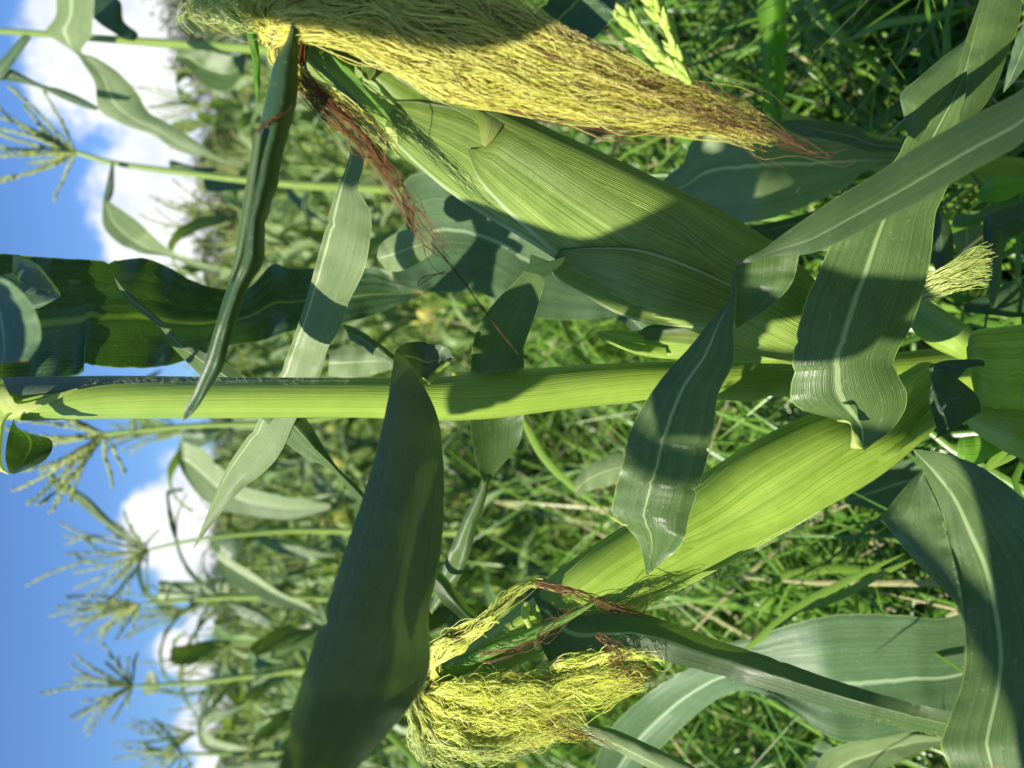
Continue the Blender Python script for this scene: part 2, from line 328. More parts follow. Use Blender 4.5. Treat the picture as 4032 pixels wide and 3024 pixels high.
def silk(name, m, parent, guides, count, rad=.00028, jit=.004, seg=34, curl=.0035, spread=1.0, tip=(.6, 1.0), seed=1):
    """guides: list of polylines [(x,y,d,halfwidth_px)...]; each strand blends between guides"""
    r = np.random.default_rng(seed); G = []
    gs = [cr(g, seg) for g in guides]
    paths = np.zeros((count, seg, 3)); tn = np.linspace(0, 1, seg)
    nl = max(6, count//18) if count > 60 else count
    locks = [(r.integers(len(gs)), r.uniform(-1, 1), r.uniform(-1, 1), r.integers(1e9), r.integers(1e9), r.uniform(3, 7)) for _ in range(nl)]
    for i in range(count):
        lk = locks[r.integers(nl)]; g = gs[lk[0]]; a = lk[1]; b = lk[2]; cut = r.uniform(*tip)
        tt = tn*cut; gi = np.stack([np.interp(tt, tn, g[:, c]) for c in range(4)], 1)
        dx = np.gradient(gi[:, 0]); dy = np.gradient(gi[:, 1]); L = np.hypot(dx, dy)+1e-6
        drift = a*spread + .55*snoise(tt*lk[5], lk[3]) + (r.normal(0, .11) + (.22 if r.random() < .7 else .9)*snoise(tt*6, r.integers(1e9)))*(1 if count > 60 else .2); dz = b + .55*snoise(tt*lk[5], lk[4]) + r.normal(0, .12) + .16*snoise(tt*5, r.integers(1e9))
        x = gi[:, 0]-dy/L*gi[:, 3]*drift; y = gi[:, 1]+dx/L*gi[:, 3]*drift; d = gi[:, 2]+dz*gi[:, 3]/FPX*gi[:, 2]*.6
        p = CAM + d[:, None]*(F_ + ((1512-y)/FPX)[:, None]*R_ + ((2016-x)/FPX)[:, None]*U_)
        amp = curl*(.25+tt)
        fr = r.uniform(1.5, 5); amp = amp*(.5 if r.random() < .85 else 1.6)
        p += np.stack([snoise(tt*fr, r.integers(1e9))*amp, snoise(tt*fr, r.integers(1e9))*amp, snoise(tt*fr, r.integers(1e9))*amp], 1)
        paths[i] = p
    mb = MB(); rr = rad*r.uniform(.6, 1.3, count)[:, None]*(1.1-.5*tn)[None]
    t0 = np.repeat(tn[None], count, 0)*r.uniform(.8, 1.0, count)[:, None]
    strands(mb, paths, rr, 3, col=r.random(count), t0=t0); return mb.build(name, M[m], parent)

# ------------------------------------------------------------------ ground, grass
mb = MB(); xs = np.linspace(-1, 1, 90); gx = np.sign(xs)*np.abs(xs)**2.2*260; gy = np.linspace(0, 1, 110)**2.2*520-25
G = np.zeros((110, 90, 3)); G[..., 0] = gx[None]; G[..., 1] = gy[:, None]
G[..., 2] = .03*np.sin(G[..., 0]*2.1)*np.sin(G[..., 1]*1.7)*np.exp(-np.abs(G[..., 1])/40)
z = np.zeros((110, 90, 2)); mb.grid(G, z, z); ground = mb.build('ground', M['soil']); tag(ground, 'dark soil of the corn field under the grass', 'ground', kind='structure')

def grass_field(name, n, yr, xr, lr, wr, seed, droop=(0.6, 2.2), dens=1.6):
    r = np.random.default_rng(seed)
    y = yr[0]+(yr[1]-yr[0])*r.random(n)**dens; x = r.uniform(-1, 1, n)*(xr[0]+(xr[1]-xr[0])*(y-yr[0])/(yr[1]-yr[0]))
    tx = np.round(x*7)/7; x = x*.45+tx*.55+r.normal(0, .02, n)
    L = r.uniform(*lr, n); az = r.uniform(0, 2*math.pi, n); e = r.uniform(R(35), R(88), n); cv = r.uniform(*droop, n); S = 8
    t = np.linspace(0, 1, S); ang = e[:, None]-cv[:, None]*t[None]**1.3; ds = L[:, None]/(S-1)
    h = np.concatenate([np.zeros((n, 1)), np.cumsum(np.cos(ang[:, :-1])*ds, 1)], 1); zz = np.concatenate([np.zeros((n, 1)), np.cumsum(np.sin(ang[:, :-1])*ds, 1)], 1)
    aw = az[:, None]+r.normal(0, .35, n)[:, None]*t[None]
    p = np.stack([x[:, None]+h*np.cos(aw), y[:, None]+h*np.sin(aw), np.maximum(zz, .01+r.random(n)[:, None]*.05)], 2)
    wd = r.uniform(*wr, n)[:, None]*(np.minimum(1, .45+t*3)*(1-t**3)**.8)[None]+.0003
    side = np.stack([-np.sin(az), np.cos(az), r.normal(0, .3, n)], 1); side /= np.linalg.norm(side, axis=1)[:, None]
    c = r.random(n)*.5+(.3 if yr[0] > 3 else .12); c[r.random(n) < .09] = .98
    mb = MB(); blades(mb, p, wd, side, c); return tag(mb.build(name, M['grass']), 'tangled long green grass growing between the corn rows', 'grass', kind='stuff')
grass_field('grass', 15000, (.35, 3.6), (1.5, 3.4), (.35, 1.1), (.005, .016), 1, (.4, 1.7))
g2 = grass_field('grass', 20000, (3.2, 12), (3.2, 8), (.3, .85), (.006, .015), 2, (.4, 1.8)); g2['label'] = 'bright long grass in the lane further back'

def leaf_cloud(n, cx, cy, cz, sx, sy, sz, size, r, col=(0, 1), elong=1.8):
    c = np.stack([r.normal(cx, sx, n), r.normal(cy, sy, n), np.abs(r.normal(cz, sz, n))], 1)
    az = r.uniform(0, 6.28, n); el = r.normal(.2, .7, n); L = size*r.uniform(.6, 1.4, n)
    d = np.stack([np.cos(az)*np.cos(el), np.sin(az)*np.cos(el), np.sin(el)], 1); side = np.stack([-np.sin(az), np.cos(az), r.normal(0, .5, n)], 1); side /= np.linalg.norm(side, axis=1)[:, None]
    S = 4; t = np.linspace(0, 1, S); p = c[:, None]+d[:, None]*(L[:, None]*t[None])[..., None]; p[..., 2] -= (t[None]**2)*L[:, None]*.3
    w_ = (L/elong)[:, None]*np.array([.15, 1, .8, .05])[None]
    return p, w_, side, r.uniform(col[0], col[1], n)
r = np.random.default_rng(5); mb = MB()
for k in range(420):
    y = r.uniform(2.6, 11); x = r.uniform(-.75, .75)*y*1.0
    h = r.uniform(.12, .4); q = r.random(); q0 = .8 if r.random() < .16 else q*.5
    p, w_, s_, c_ = leaf_cloud(46, x, y, h, .12, .12, h*.35, .06, r, (q0, min(1, q0+.2)), 2.0); blades(mb, p, w_, s_, c_, .1)
tag(mb.build('weeds', M['weed']), 'low yellow green broadleaf weeds among the grass behind the corn', 'weeds', kind='stuff')

# ------------------------------------------------------------------ generic corn parts
def leaf_mesh(base, az, L, W, e0, curv, seed, flop=0.0, nseg=22, mseg=7):
    r = np.random.default_rng(seed); t = np.linspace(0, 1, nseg); ang = e0-curv*t**1.25
    if flop: ang = ang - flop/(1+np.exp(-(t-r.uniform(.4, .6))*28))
    ds = L/(nseg-1); aw = az+r.normal(0, .25)*t
    h = np.concatenate([[0], np.cumsum(np.cos(ang[:-1])*ds)]); zz = np.concatenate([[0], np.cumsum(np.sin(ang[:-1])*ds)])
    p = np.stack([base[0]+h*np.cos(aw), base[1]+h*np.sin(aw), base[2]+zz], 1)
    tw = snoise(t*1.5, seed)*.7*t
    hx = np.stack([np.cos(ang)*np.cos(aw), np.cos(ang)*np.sin(aw), np.sin(ang)], 1)
    sd_ = np.stack([-np.sin(aw), np.cos(aw), 0*aw], 1); up = np.cross(sd_, hx)*-1
    up = np.where(up[:, 2:3] < -2, -up, up)
    wd = W*np.minimum(1, .35+t*4)**1*(1-t**2.2)**.75+.001
    s = np.linspace(-1, 1, mseg); G = np.zeros((nseg, mseg, 3)); UV = np.zeros((nseg, mseg, 2)); UV2 = UV.copy()
    wl = snoise(t*16, seed+3)*.10; wr_ = snoise(t*16, seed+4)*.10
    for j, q in enumerate(s):
        sv = sd_*np.cos(tw)[:, None]+up*np.sin(tw)[:, None]; uv_ = up*np.cos(tw)[:, None]-sd_*np.sin(tw)[:, None]
        lift = abs(q)*.22*(1-t*.6) + (wl if q < 0 else wr_)*q*q
        G[:, j] = p+sv*(q*wd/2)[:, None]+uv_*(lift*W)[:, None]
        UV[:, j, 0] = q/2+.5; UV[:, j, 1] = t*L; UV2[:, j, 0] = q/2+.5; UV2[:, j, 1] = t
    return G, UV, UV2
def spikelets(mb, path, r, size=.012, step=.006, wv=.20, start=.10):
    """small pointed florets along a branch path"""
    seg = np.linalg.norm(np.diff(path, axis=0), axis=1); Lt = seg.sum(); cum = np.concatenate([[0], np.cumsum(seg)])
    q = np.arange(Lt*start, Lt, step); n = len(q)*2
    if n == 0: return
    q = np.repeat(q, 2); c = np.stack([np.interp(q, cum, path[:, k]) for k in range(3)], 1)
    tg = np.stack([np.interp(q+.001, cum, path[:, k]) for k in range(3)], 1)-np.stack([np.interp(q-.001, cum, path[:, k]) for k in range(3)], 1); tg /= np.linalg.norm(tg, axis=1)[:, None]+1e-9
    rn = r.normal(0, 1, (n, 3)); rn -= (rn*tg).sum(1)[:, None]*tg; rn /= np.linalg.norm(rn, axis=1)[:, None]+1e-9
    d = tg+rn*r.uniform(.15, .55, n)[:, None]; d /= np.linalg.norm(d, axis=1)[:, None]
    t = np.linspace(0, 1, 4); L = size*r.uniform(.8, 1.25, n)
    p = c[:, None]+d[:, None]*(L[:, None]*t)[..., None]; rad = L[:, None]*np.array([.06, wv, wv*.75, .03])[None]
    strands(mb, p, rad, 4)
def tassel(name, parent, base, ends, r, m='spikelet', size=.012, step=.006, thick=.002, sag=.02):
    mb = MB()
    for e in ends:
        e = np.array(e); b = np.array(base)+(e-base)*r.uniform(0, .06); L = np.linalg.norm(e-b); t = np.linspace(0, 1, 9)[:, None]
        bow = r.normal(0, .06, 3)*L; bow[2] = abs(bow[2])*.8
        p = b*(1-t)+e*t+bow*4*t*(1-t); p[:, 2] += sag*L*0
        tube(mb, p, [thick*1.3, thick*.6], 5); spikelets(mb, p, r, size, step)
    return mb.build(name, M[m], parent)
def px_tassel(name, parent, base, tips, d, r, dj=.06, **k):
    b = P(base[0], base[1], d); ends = [P(x, y, d+r.normal(0, dj)) for x, y in tips]
    return tassel(name, parent, b, ends, r, **k)
def fan(base, axis, n, L, spread, r):
    out = [(base[0]+axis[0]*L*1.15, base[1]+axis[1]*L*1.15)]
    a0 = math.atan2(axis[1], axis[0])
    for i in range(n):
        a = a0+r.normal(0, spread); l = L*r.uniform(.55, 1.0); off = r.uniform(0, .35)*L
        out.append((base[0]+axis[0]*off+math.cos(a)*l, base[1]+axis[1]*off+math.sin(a)*l))
    return out

def generic_plant(name, label, seed, height=2.0, group=None, far=False):
    """a whole corn plant at the origin: stalk, leaves, tassel, ear"""
    r = np.random.default_rng(seed); root = thing(name, (0, 0, 0), label, 'corn plant', group)
    n = 26; t = np.linspace(0, 1, n); lean = r.normal(0, .03, 2)
    p = np.stack([lean[0]*t*height+.01*snoise(t*5, seed), lean[1]*t*height+.01*snoise(t*5, seed+1), t*(height-.32)], 1)
    mb = MB(); tube(mb, p, [.013, .011, .007, .004], 9); mb.build('stalk', M['stem'], root)
    pa = r.uniform(0, math.pi)
    for k in range(11):
        f = .12+.085*k+.01*r.normal(); i = min(int(f*n), n-1); b = p[i]
        L = r.uniform(.55, .8)*(1-.35*abs(f-.55)*1.6); W = r.uniform(.075, .105)*(1-.4*max(0, f-.7)*2)
        az = pa+(k % 2)*math.pi+r.normal(0, .35)
        G, UV, UV2 = leaf_mesh(b, az, L, W, R(r.uniform(55, 75)), R(r.uniform(90, 150)), seed*50+k, flop=R(60)*(r.random() < .3))
        mb = MB(); mb.grid(G, UV, UV2); mb.build('leaf', M['leaf_far'] if r.random() < .75 else M['leaf_pale'], root)
    base = p[-1]; ends = [base+np.array([0, 0, .34])]
    for k in range(r.integers(9, 15)):
        a = r.uniform(0, 6.28); sp = r.uniform(.15, .75); l = r.uniform(.16, .26); ends.append(base+np.array([math.cos(a)*math.sin(sp)*l, math.sin(a)*math.sin(sp)*l, math.cos(sp)*l+r.uniform(0, .08)]))
    tassel('tassel', root, base, ends, r, size=.014, step=.010, thick=.002)
    i = int(n*.5); a = pa+.6; b = p[i]; e = b+np.array([math.cos(a)*.08, math.sin(a)*.08, .2])
    ear = MB(); tt = np.linspace(0, 1, 10)[:, None]; tube(ear, b*(1-tt)+e*tt, [.012, .024, .026, .022, .006], 10); eo = ear.build('ear', M['husk'], root)
    paths = np.zeros((50, 8, 3)); tn = np.linspace(0, 1, 8)
    for q in range(50):
        dr = r.normal(0, .02, 2); paths[q] = e+np.stack([dr[0]*tn+math.cos(a)*.03*tn, dr[1]*tn+math.sin(a)*.03*tn, .03*tn-.10*tn*tn*r.uniform(.6, 1.3)], 1)
    sm = MB(); strands(sm, paths, np.full((50, 8), .0008), 3); so_ = sm.build('silk', M['silk'], None); so_.parent = eo
    return root
def copy_tree(o, parent=None):
    c = o.copy(); C.objects.link(c)
    if parent is not None: c.parent = parent
    for ch in [x for x in o.children]: copy_tree(ch, c)
    return c
FLAB = 'corn plant standing in the blurred field rows behind the near stalk'
FG = 'corn plants in the rows behind'
protos = [generic_plant('corn_plant', FLAB, 11+k, 1.85+.08*(k % 3), FG) for k in range(6)]
r = np.random.default_rng(21); spots = []
for row in range(12):
    y = 3.0+row*.92+row*row*.035
    half = y*.62+.6
    for x in np.arange(-half, half, .34 if row < 5 else .5):
        if row < 2 and (r.random() < .3 or (row == 0 and -.65 < x < -.1)): continue
        spots.append((x+r.normal(0, .06), y+r.normal(0, .12)))
spots = [(-.35, 2.7), (-.75, 2.9), (-1.1, 2.6), (-1.5, 2.8), (.35, 2.8), (.75, 2.6), (1.1, 2.9), (-.95, 2.15), (.55, 2.2), (-.6, 2.45)]+spots[:270]; near_n = 10
print('field plants', len(spots))
for i, (x, y) in enumerate(spots):
    o = protos[i] if i < 6 else copy_tree(protos[i % 6])
    o.location = (x, y, 0); o.rotation_euler = (r.normal(0, .03), r.normal(0, .03), r.uniform(0, 6.28)); s = r.uniform(.86, 1.04) if i >= near_n else r.uniform(.76, .82); o.scale = (s, s, s)
# the far field beyond: one mass of leaves and tassels
r = np.random.default_rng(33); mb = MB(); n = 15000
y = r.uniform(15, 70, n); x = r.uniform(-.75, .75, n)*y; b = np.stack([x, y, r.uniform(.5, 1.65, n)], 1)
az = r.uniform(0, 6.28, n); S = 6; t = np.linspace(0, 1, S); L = r.uniform(.4, .7, n); ang = R(60)-R(120)*t
h = np.concatenate([[0], np.cumsum(np.cos(ang[:-1]))])/(S-1); zz = np.concatenate([[0], np.cumsum(np.sin(ang[:-1]))])/(S-1)
p = b[:, None]+np.stack([np.cos(az)[:, None]*h*L[:, None], np.sin(az)[:, None]*h*L[:, None], zz[None]*L[:, None]], 2)
side = np.stack([-np.sin(az), np.cos(az), 0*az], 1); blades(mb, p, (.075*np.array([.6, 1, 1, .9, .6, .1]))[None]*np.ones((n, 1)), side, r.random(n)*.7)
n = 5000; y = r.uniform(15, 70, n); x = r.uniform(-.75, .75, n)*y; p = np.stack([x, y, np.full(n, 1.6)], 1)[:, None]+np.stack([r.normal(0, .12, n), r.normal(0, .12, n), r.uniform(.2, .4, n)], 1)[:, None]*np.linspace(0, 1, 4)[None, :, None]
strands(mb, p, np.full((n, 4), .006), 3, col=np.full(n, .98))
tag(mb.build('corn_field', M['farcorn']), 'far rows of corn merging into one mass below the tree line', 'corn field', kind='stuff')

# distant trees
def tree(x, y, h, wd, seed, label):
    r = np.random.default_rng(seed); root = thing('tree', (x, y, 0), label, 'tree', 'trees along the far edge of the field')
    mb = MB(); tube(mb, [(x, y, -.2), (x+.1, y, h*.3), (x-.1, y, h*.6), (x, y, h*.85)], [.28, .2, .12, .04], 8)
    for k in range(6):
        a = r.uniform(0, 6.28); z0 = h*r.uniform(.3, .6); tube(mb, [(x, y, z0), (x+math.cos(a)*wd*.3, y+math.sin(a)*wd*.3, z0+h*.12), (x+math.cos(a)*wd*.6, y+math.sin(a)*wd*.6, z0+h*.28)], [.1, .07, .03], 6)
    mb.build('trunk', M['bark'], root)
    mb = MB()
    for k in range(34):
        a = r.uniform(0, 6.28); rr_ = wd*math.sqrt(r.random()); zz = h*(.28+.68*r.random()*(1-.45*(rr_/wd)**2)); q = r.random()*.7
        p, w_, s_, c_ = leaf_cloud(110, x+math.cos(a)*rr_, y+math.sin(a)*rr_, zz, wd*.16, wd*.16, h*.06, .42, r, (q, q+.3), 1.6); blades(mb, p, w_, s_, c_, .1)
    mb.build('crown', M['crown'], root); return root
r = np.random.default_rng(8); k = 0
ORD = 'first second third fourth fifth sixth seventh eighth ninth tenth eleventh twelfth thirteenth fourteenth fifteenth'.split()
tl = ['rounded olive tree', 'broad hazy green tree', 'low bushy tree', 'tall uneven tree', 'small leafy tree']
for i, fx in enumerate(np.linspace(-.62, .62, 15)):
    y = 78+r.uniform(-6, 10); h = 8.6+9.5*max(0, fx)+r.uniform(-1.4, 1.2)
    tree(fx*y, y, h, 4.2+r.uniform(-.6, 1.2), 300+i, tl[i % 5]+(' at the left end' if i == 0 else ' at the right end' if i == 14 else ', %s from the left' % ORD[i])+' of the far tree line')

# ------------------------------------------------------------------ THE MAIN PLANT
YS = .47
sp = [(-500, 1560), (0, 1570), (450, 1564), (950, 1566), (1400, 1566), (1700, 1571), (1950, 1556), (2250, 1524), (2500, 1507), (2900, 1497), (3100, 1493), (3500, 1470), (4032, 1450), (4700, 1440)]
rp = [72, 84, 85, 81, 79, 86, 91, 84, 80, 76, 68, 80, 110, 120]
A_root = P(4700, 1440, dY(4700, YS))
plantA = thing('corn_plant', (A_root[0], A_root[1], 0), 'large near corn plant with upright bright green stalk and two silky ears', 'corn plant')
sx = cr([(a, b, c) for (a, b), c in zip(sp, rp)], 260)
pts = np.array([P(q[0], q[1], dY(q[0], YS)) for q in sx]); rad = np.array([q[2]/FPX*dY(q[0], YS)*np.hypot(1, 0) for q in sx])
# a swollen node low on the stalk
for i, q in enumerate(sx):
    rad[i] *= 1+.17*math.exp(-((q[0]-2945)/50)**2)-.09*math.exp(-((q[0]-3030)/26)**2)+.05*math.exp(-((q[0]-3075)/20)**2)
low = np.linspace(pts[-1], [A_root[0], A_root[1], 0], 12)[1:]
pts = np.vstack([pts, low]); rad = np.concatenate([rad, np.full(11, .018)])
mb = MB(); tube(mb, pts, rad, 30); stalkA = mb.build('stalk', M['sheath'], plantA)
def hairs(name, parent, curve, d, n, L, seed, dirpx=(0, -1), spread=.7, m='hair', rad_=.00004, wob=.0):
    r = np.random.default_rng(seed); c = cr(curve, 200); paths = np.zeros((n, 4, 3))
    for i in range(n):
        k = r.integers(200); x, y = c[k, :2]; x += r.normal(0, 3); y += r.normal(0, 3+wob); a = math.atan2(dirpx[1], dirpx[0])+r.normal(0, spread); l = L*r.uniform(.5, 1.3)
        dd_ = d(x) if callable(d) else (c[k, 2] if len(c[k]) > 2 and d is None else d)
        for j, q in enumerate((0, .35, .7, 1)):
            paths[i, j] = P(x+math.cos(a)*l*q, y+math.sin(a)*l*q+2*q*q, dd_-.001*q)
    mb = MB(); strands(mb, paths, np.full((n, 4), rad_)*np.array([1, .9, .7, .4])[None], 3); return mb.build(name, M[m], parent)
hairs('hairs', stalkA, [(60, 1600), (200, 1560), (450, 1510), (800, 1500), (1250, 1500), (1400, 1500)], lambda x: dY(x, YS)-.0105, 420, 20, 1, (-.5, -.7), .6, wob=5, rad_=.00003)
hairs('hairs', stalkA, [(1740, 1480), (2100, 1457), (2400, 1434), (2640, 1424)], lambda x: dY(x, YS)-.002, 500, 14, 2, (0, -1), .5)
hairs('hairs', stalkA, [(0, 1482), (500, 1478), (1000, 1484), (1400, 1488)], lambda x: dY(x, YS)-.001, 140, 13, 3, (0, -1), .5, rad_=.00003)
# sheath wrapped over the upper stalk, its margin running as a seam
def stalk_surf(x, y):
    i = int(np.argmin(np.abs(sx[:, 0]-x))); rr_ = rad[i]; d0 = dY(x, YS); c = sx[i, 1]; q = min(1, abs(y-c)/sx[i, 2]); return d0-rr_*math.sqrt(max(0, 1-q*q))
ribo('sheath', 'sheath', plantA, [(40, 1588), (150, 1558), (300, 1535), (450, 1512), (800, 1500), (1300, 1496), (1560, 1500)], [(40, 1655), (150, 1656), (300, 1650), (450, 1647), (800, 1645), (1300, 1644), (1560, 1645)], .4, surf=stalk_surf, off=.0012, n=60)
ribo('sheath', 'leaf_back', plantA, [(-60, 1488), (200, 1484), (600, 1486), (1000, 1488), (1400, 1492)], [(-60, 1570), (200, 1545), (450, 1514), (800, 1503), (1400, 1500)], .4, surf=stalk_surf, off=.0008, n=50, ribat=9)['label'] = 'hairy margin along the upper stalk, its shaded edge painted grey green'  # darker strip puts the stalk's shaded edge into the colour of the margin
ribo('collar', 'collar', plantA, [(0, 1470), (20, 1520), (50, 1570), (90, 1590), (300, 1528)], [(-30, 1560), (0, 1610), (40, 1650), (110, 1625), (310, 1534)], .385, surf=lambda x, y: stalk_surf(x, y), off=.0028, n=24)
ribo('collar', 'collar', plantA, [(50, 1625), (20, 1660), (10, 1740), (10, 1830), (38, 1866)], [(30, 1625), (-5, 1665), (-20, 1750), (-15, 1840), (30, 1868)], [.38, .375], bulge=.004, n=20)
ribo('leaf', 'leaf_dark', plantA, [(55, 1645), (30, 1720), (20, 1800), (36, 1866)], [(60, 1700), (200, 1730), (180, 1810), (60, 1866)], [.39, .385], [.42, .42], n=20)
ribo('collar', 'sheath', plantA, [(1700, 1500), (1690, 1515), (1740, 1470), (1778, 1430)], [(1650, 1480), (1670, 1490), (1720, 1450), (1760, 1420)], .455, bulge=.004, n=16)

# L1 the blurred leaf that comes forward over the stalk
mb = MB()
rib(mb, [(1555, 1385), (1545, 1450), (1513, 1640), (1440, 1914), (1349, 2187), (1258, 2461), (1167, 2734), (1085, 3060)],
    [(1575, 1390), (1620, 1440), (1723, 1640), (1750, 1914), (1735, 2187), (1690, 2424), (1672, 2698), (1380, 3060)], [.40, .36, .33, .29, .25, .22], [.42, .40, .37, .33, .29, .27], bulge=[.004, .010, .008, .004], mr=.5, ribat=9, n=56, wave=.002)
rib(mb, [(1555, 1380), (1600, 1350), (1680, 1345), (1760, 1370), (1785, 1410)], [(1560, 1420), (1620, 1470), (1665, 1500), (1700, 1470), (1745, 1440)], [.40, .44, .46, .46, .455], [.41, .44, .45, .455, .455], bulge=-.008, n=24)
mb.build('leaf', M['leaf_back'], plantA)['label'] = 'wide blurred leaf hanging forward across the stalk'
# L14 the wide dark leaf behind the top of the stalk
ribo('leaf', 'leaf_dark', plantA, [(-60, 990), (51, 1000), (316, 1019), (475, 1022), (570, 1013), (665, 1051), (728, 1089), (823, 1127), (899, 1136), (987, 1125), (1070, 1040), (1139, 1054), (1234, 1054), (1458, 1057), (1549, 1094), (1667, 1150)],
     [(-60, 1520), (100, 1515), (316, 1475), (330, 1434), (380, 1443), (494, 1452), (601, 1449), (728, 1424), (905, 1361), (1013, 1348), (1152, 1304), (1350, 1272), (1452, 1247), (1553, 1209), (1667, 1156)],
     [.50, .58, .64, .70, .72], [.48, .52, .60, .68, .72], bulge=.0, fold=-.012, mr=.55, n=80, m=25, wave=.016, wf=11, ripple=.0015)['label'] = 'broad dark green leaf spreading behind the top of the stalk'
# corner leaves, top left
ribo('leaf', 'leaf_blue', plantA, [(-40, 1080), (30, 1105), (85, 1150), (130, 1210), (158, 1290), (155, 1350), (110, 1420)], [(-60, 1120), (-60, 1180), (-60, 1240), (-60, 1300), (-60, 1350), (-50, 1400), (-40, 1435)], [.275, .27, .27], [.32, .33, .32], bulge=.010, mr=1.5, n=30, ribat=.62)['label'] = 'rounded grey green leaf bending in at the top end of the stalk'
mb = MB()
rib(mb, [(50, 1002), (140, 1036), (190, 1090), (235, 1150), (236, 1168)], [(48, 1075), (90, 1110), (150, 1135), (200, 1160), (232, 1170)], [.42, .40], [.40, .385], bulge=.003, mr=1.4)
rib(mb, [(48, 1075), (90, 1110), (150, 1135), (200, 1160), (234, 1169)], [(-60, 1090), (40, 1180), (90, 1200), (145, 1215), (230, 1172)], [.40, .385], [.39, .38], bulge=.003, mr=1.4)
mb.build('leaf', M['leaf_blue'], plantA)['label'] = 'small folded leaf tip at the top end of the stalk'

# ------------- ear A
earA_ax = [(1120, 70, .375, 22), (1180, 120, .375, 76), (1300, 215, .38, 118), (1450, 325, .385, 148), (1650, 455, .395, 172), (1950, 630, .41, 193), (2280, 810, .425, 218), (2600, 985, .44, 236), (2850, 1110, .455, 225), (3050, 1225, .47, 190), (3200, 1330, .485, 120), (3330, 1440, .50, 80)]
eac = cr(earA_ax, 1200)
def earA(x, y):
    d2 = (eac[:, 0]-x)**2+(eac[:, 1]-y)**2; i = int(np.argmin(d2)); q = min(.999, math.sqrt(d2[i])/eac[i, 3]); return eac[i, 2]-eac[i, 3]/FPX*eac[i, 2]*math.sqrt(1-q*q)
epts = np.array([P(*q[:3]) for q in eac[::12]]); erad = (eac[:, 3]/FPX*eac[:, 2])[::12]
mb = MB(); tube(mb, epts, erad, 40); EA = mb.build('ear', M['husk'], plantA); EA['label'] = 'fat pale green ear leaning up to a mass of yellow silk'
# overlapping husks
ribo('husk', 'husk', EA, [(1510, 505), (1590, 600), (1743, 738), (1901, 846), (2100, 965), (2400, 1150), (2700, 1262)], [(1560, 400), (1640, 398), (1850, 440), (2050, 530), (2400, 720), (2700, 880), (3000, 1050)], .4, surf=earA, off=.0020, n=70, m=26)
ribo('husk', 'husk', EA, [(1838, 590), (1880, 700), (1960, 800), (2100, 930), (2190, 1005), (2400, 1160), (2600, 1235), (2900, 1290)], [(1900, 585), (1930, 520), (2000, 440), (2150, 500), (2400, 640), (2650, 765), (2850, 870), (3050, 990)], .4, surf=earA, off=.0042, n=80, m=30)
ribo('husk', 'husk_bright', EA, [(1255, 150), (1330, 175), (1450, 240), (1560, 300), (1800, 420)], [(1180, 180), (1300, 290), (1430, 420), (1540, 520), (1600, 560)], .4, surf=earA, off=.0008, n=40, m=18)
ribo('husk', 'husk', EA, [(2190, 1000), (2180, 1080), (2313, 1172), (2503, 1262), (2800, 1300)], [(2210, 985), (2350, 975), (2530, 985), (2750, 1060), (3000, 1180)], .42, surf=earA, off=.0065, n=60, m=20)
# ligules and collars on the husks
ribo('collar', 'collar', EA, [(1866, 435), (1885, 500), (1895, 560), (1905, 575)], [(1995, 420), (1985, 480), (1945, 545), (1910, 578)], .36, surf=earA, off=.005, n=20)
ribo('collar', 'husk', EA, [(1425, 235), (1422, 270), (1430, 300), (1450, 318)], [(1460, 238), (1478, 260), (1476, 290), (1455, 318)], .36, surf=earA, off=.004, n=14)
ribo('collar', 'collar', EA, [(2090, 1000), (2080, 1040), (2060, 1064), (2140, 1085), (2180, 1082)], [(2180, 1035), (2190, 1040), (2222, 1010), (2215, 1040), (2170, 1075)], [.40, .41, .42], [.41, .405, .40], bulge=.003, n=26)
ribo('collar', 'collar', EA, [(1515, 500), (1530, 530), (1560, 560)], [(1560, 500), (1565, 540), (1568, 575)], .385, surf=earA, off=.003, n=10)
# thin husk tips at the top of the ear
ribo('husk_leaf', 'young', EA, [(970, 130), (990, 220), (1000, 320), (1016, 412)], [(1010, 125), (1022, 220), (1025, 320), (1018, 412)], [.37, .36], bulge=.002, mr=1.3, n=20)
ribo('husk_leaf', 'young', EA, [(1210, 150), (1300, 230), (1400, 330), (1500, 440), (1545, 490)], [(1225, 140), (1320, 215), (1420, 320), (1510, 430), (1548, 488)], [.355, .36], bulge=.001, mr=1.3, n=24)
# L2 rolled dark blade in front, from the ear tip
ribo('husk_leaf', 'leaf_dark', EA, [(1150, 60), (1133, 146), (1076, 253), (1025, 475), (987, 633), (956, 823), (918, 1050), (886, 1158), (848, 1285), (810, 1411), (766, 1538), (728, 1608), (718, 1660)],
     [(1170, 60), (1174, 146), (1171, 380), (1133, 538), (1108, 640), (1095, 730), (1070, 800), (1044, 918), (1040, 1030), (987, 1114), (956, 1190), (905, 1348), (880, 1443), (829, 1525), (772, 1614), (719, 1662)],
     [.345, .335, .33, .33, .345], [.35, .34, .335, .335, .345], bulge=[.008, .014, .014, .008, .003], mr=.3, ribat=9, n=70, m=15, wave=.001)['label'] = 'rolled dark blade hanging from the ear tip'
ribo('husk_leaf', 'leaf', EA, [(1000, 520), (960, 780), (925, 1000), (900, 1120)], [(1045, 530), (1008, 780), (965, 1000), (905, 1122)], .324, bulge=.003, mr=1.3, n=24, wave=.0005)
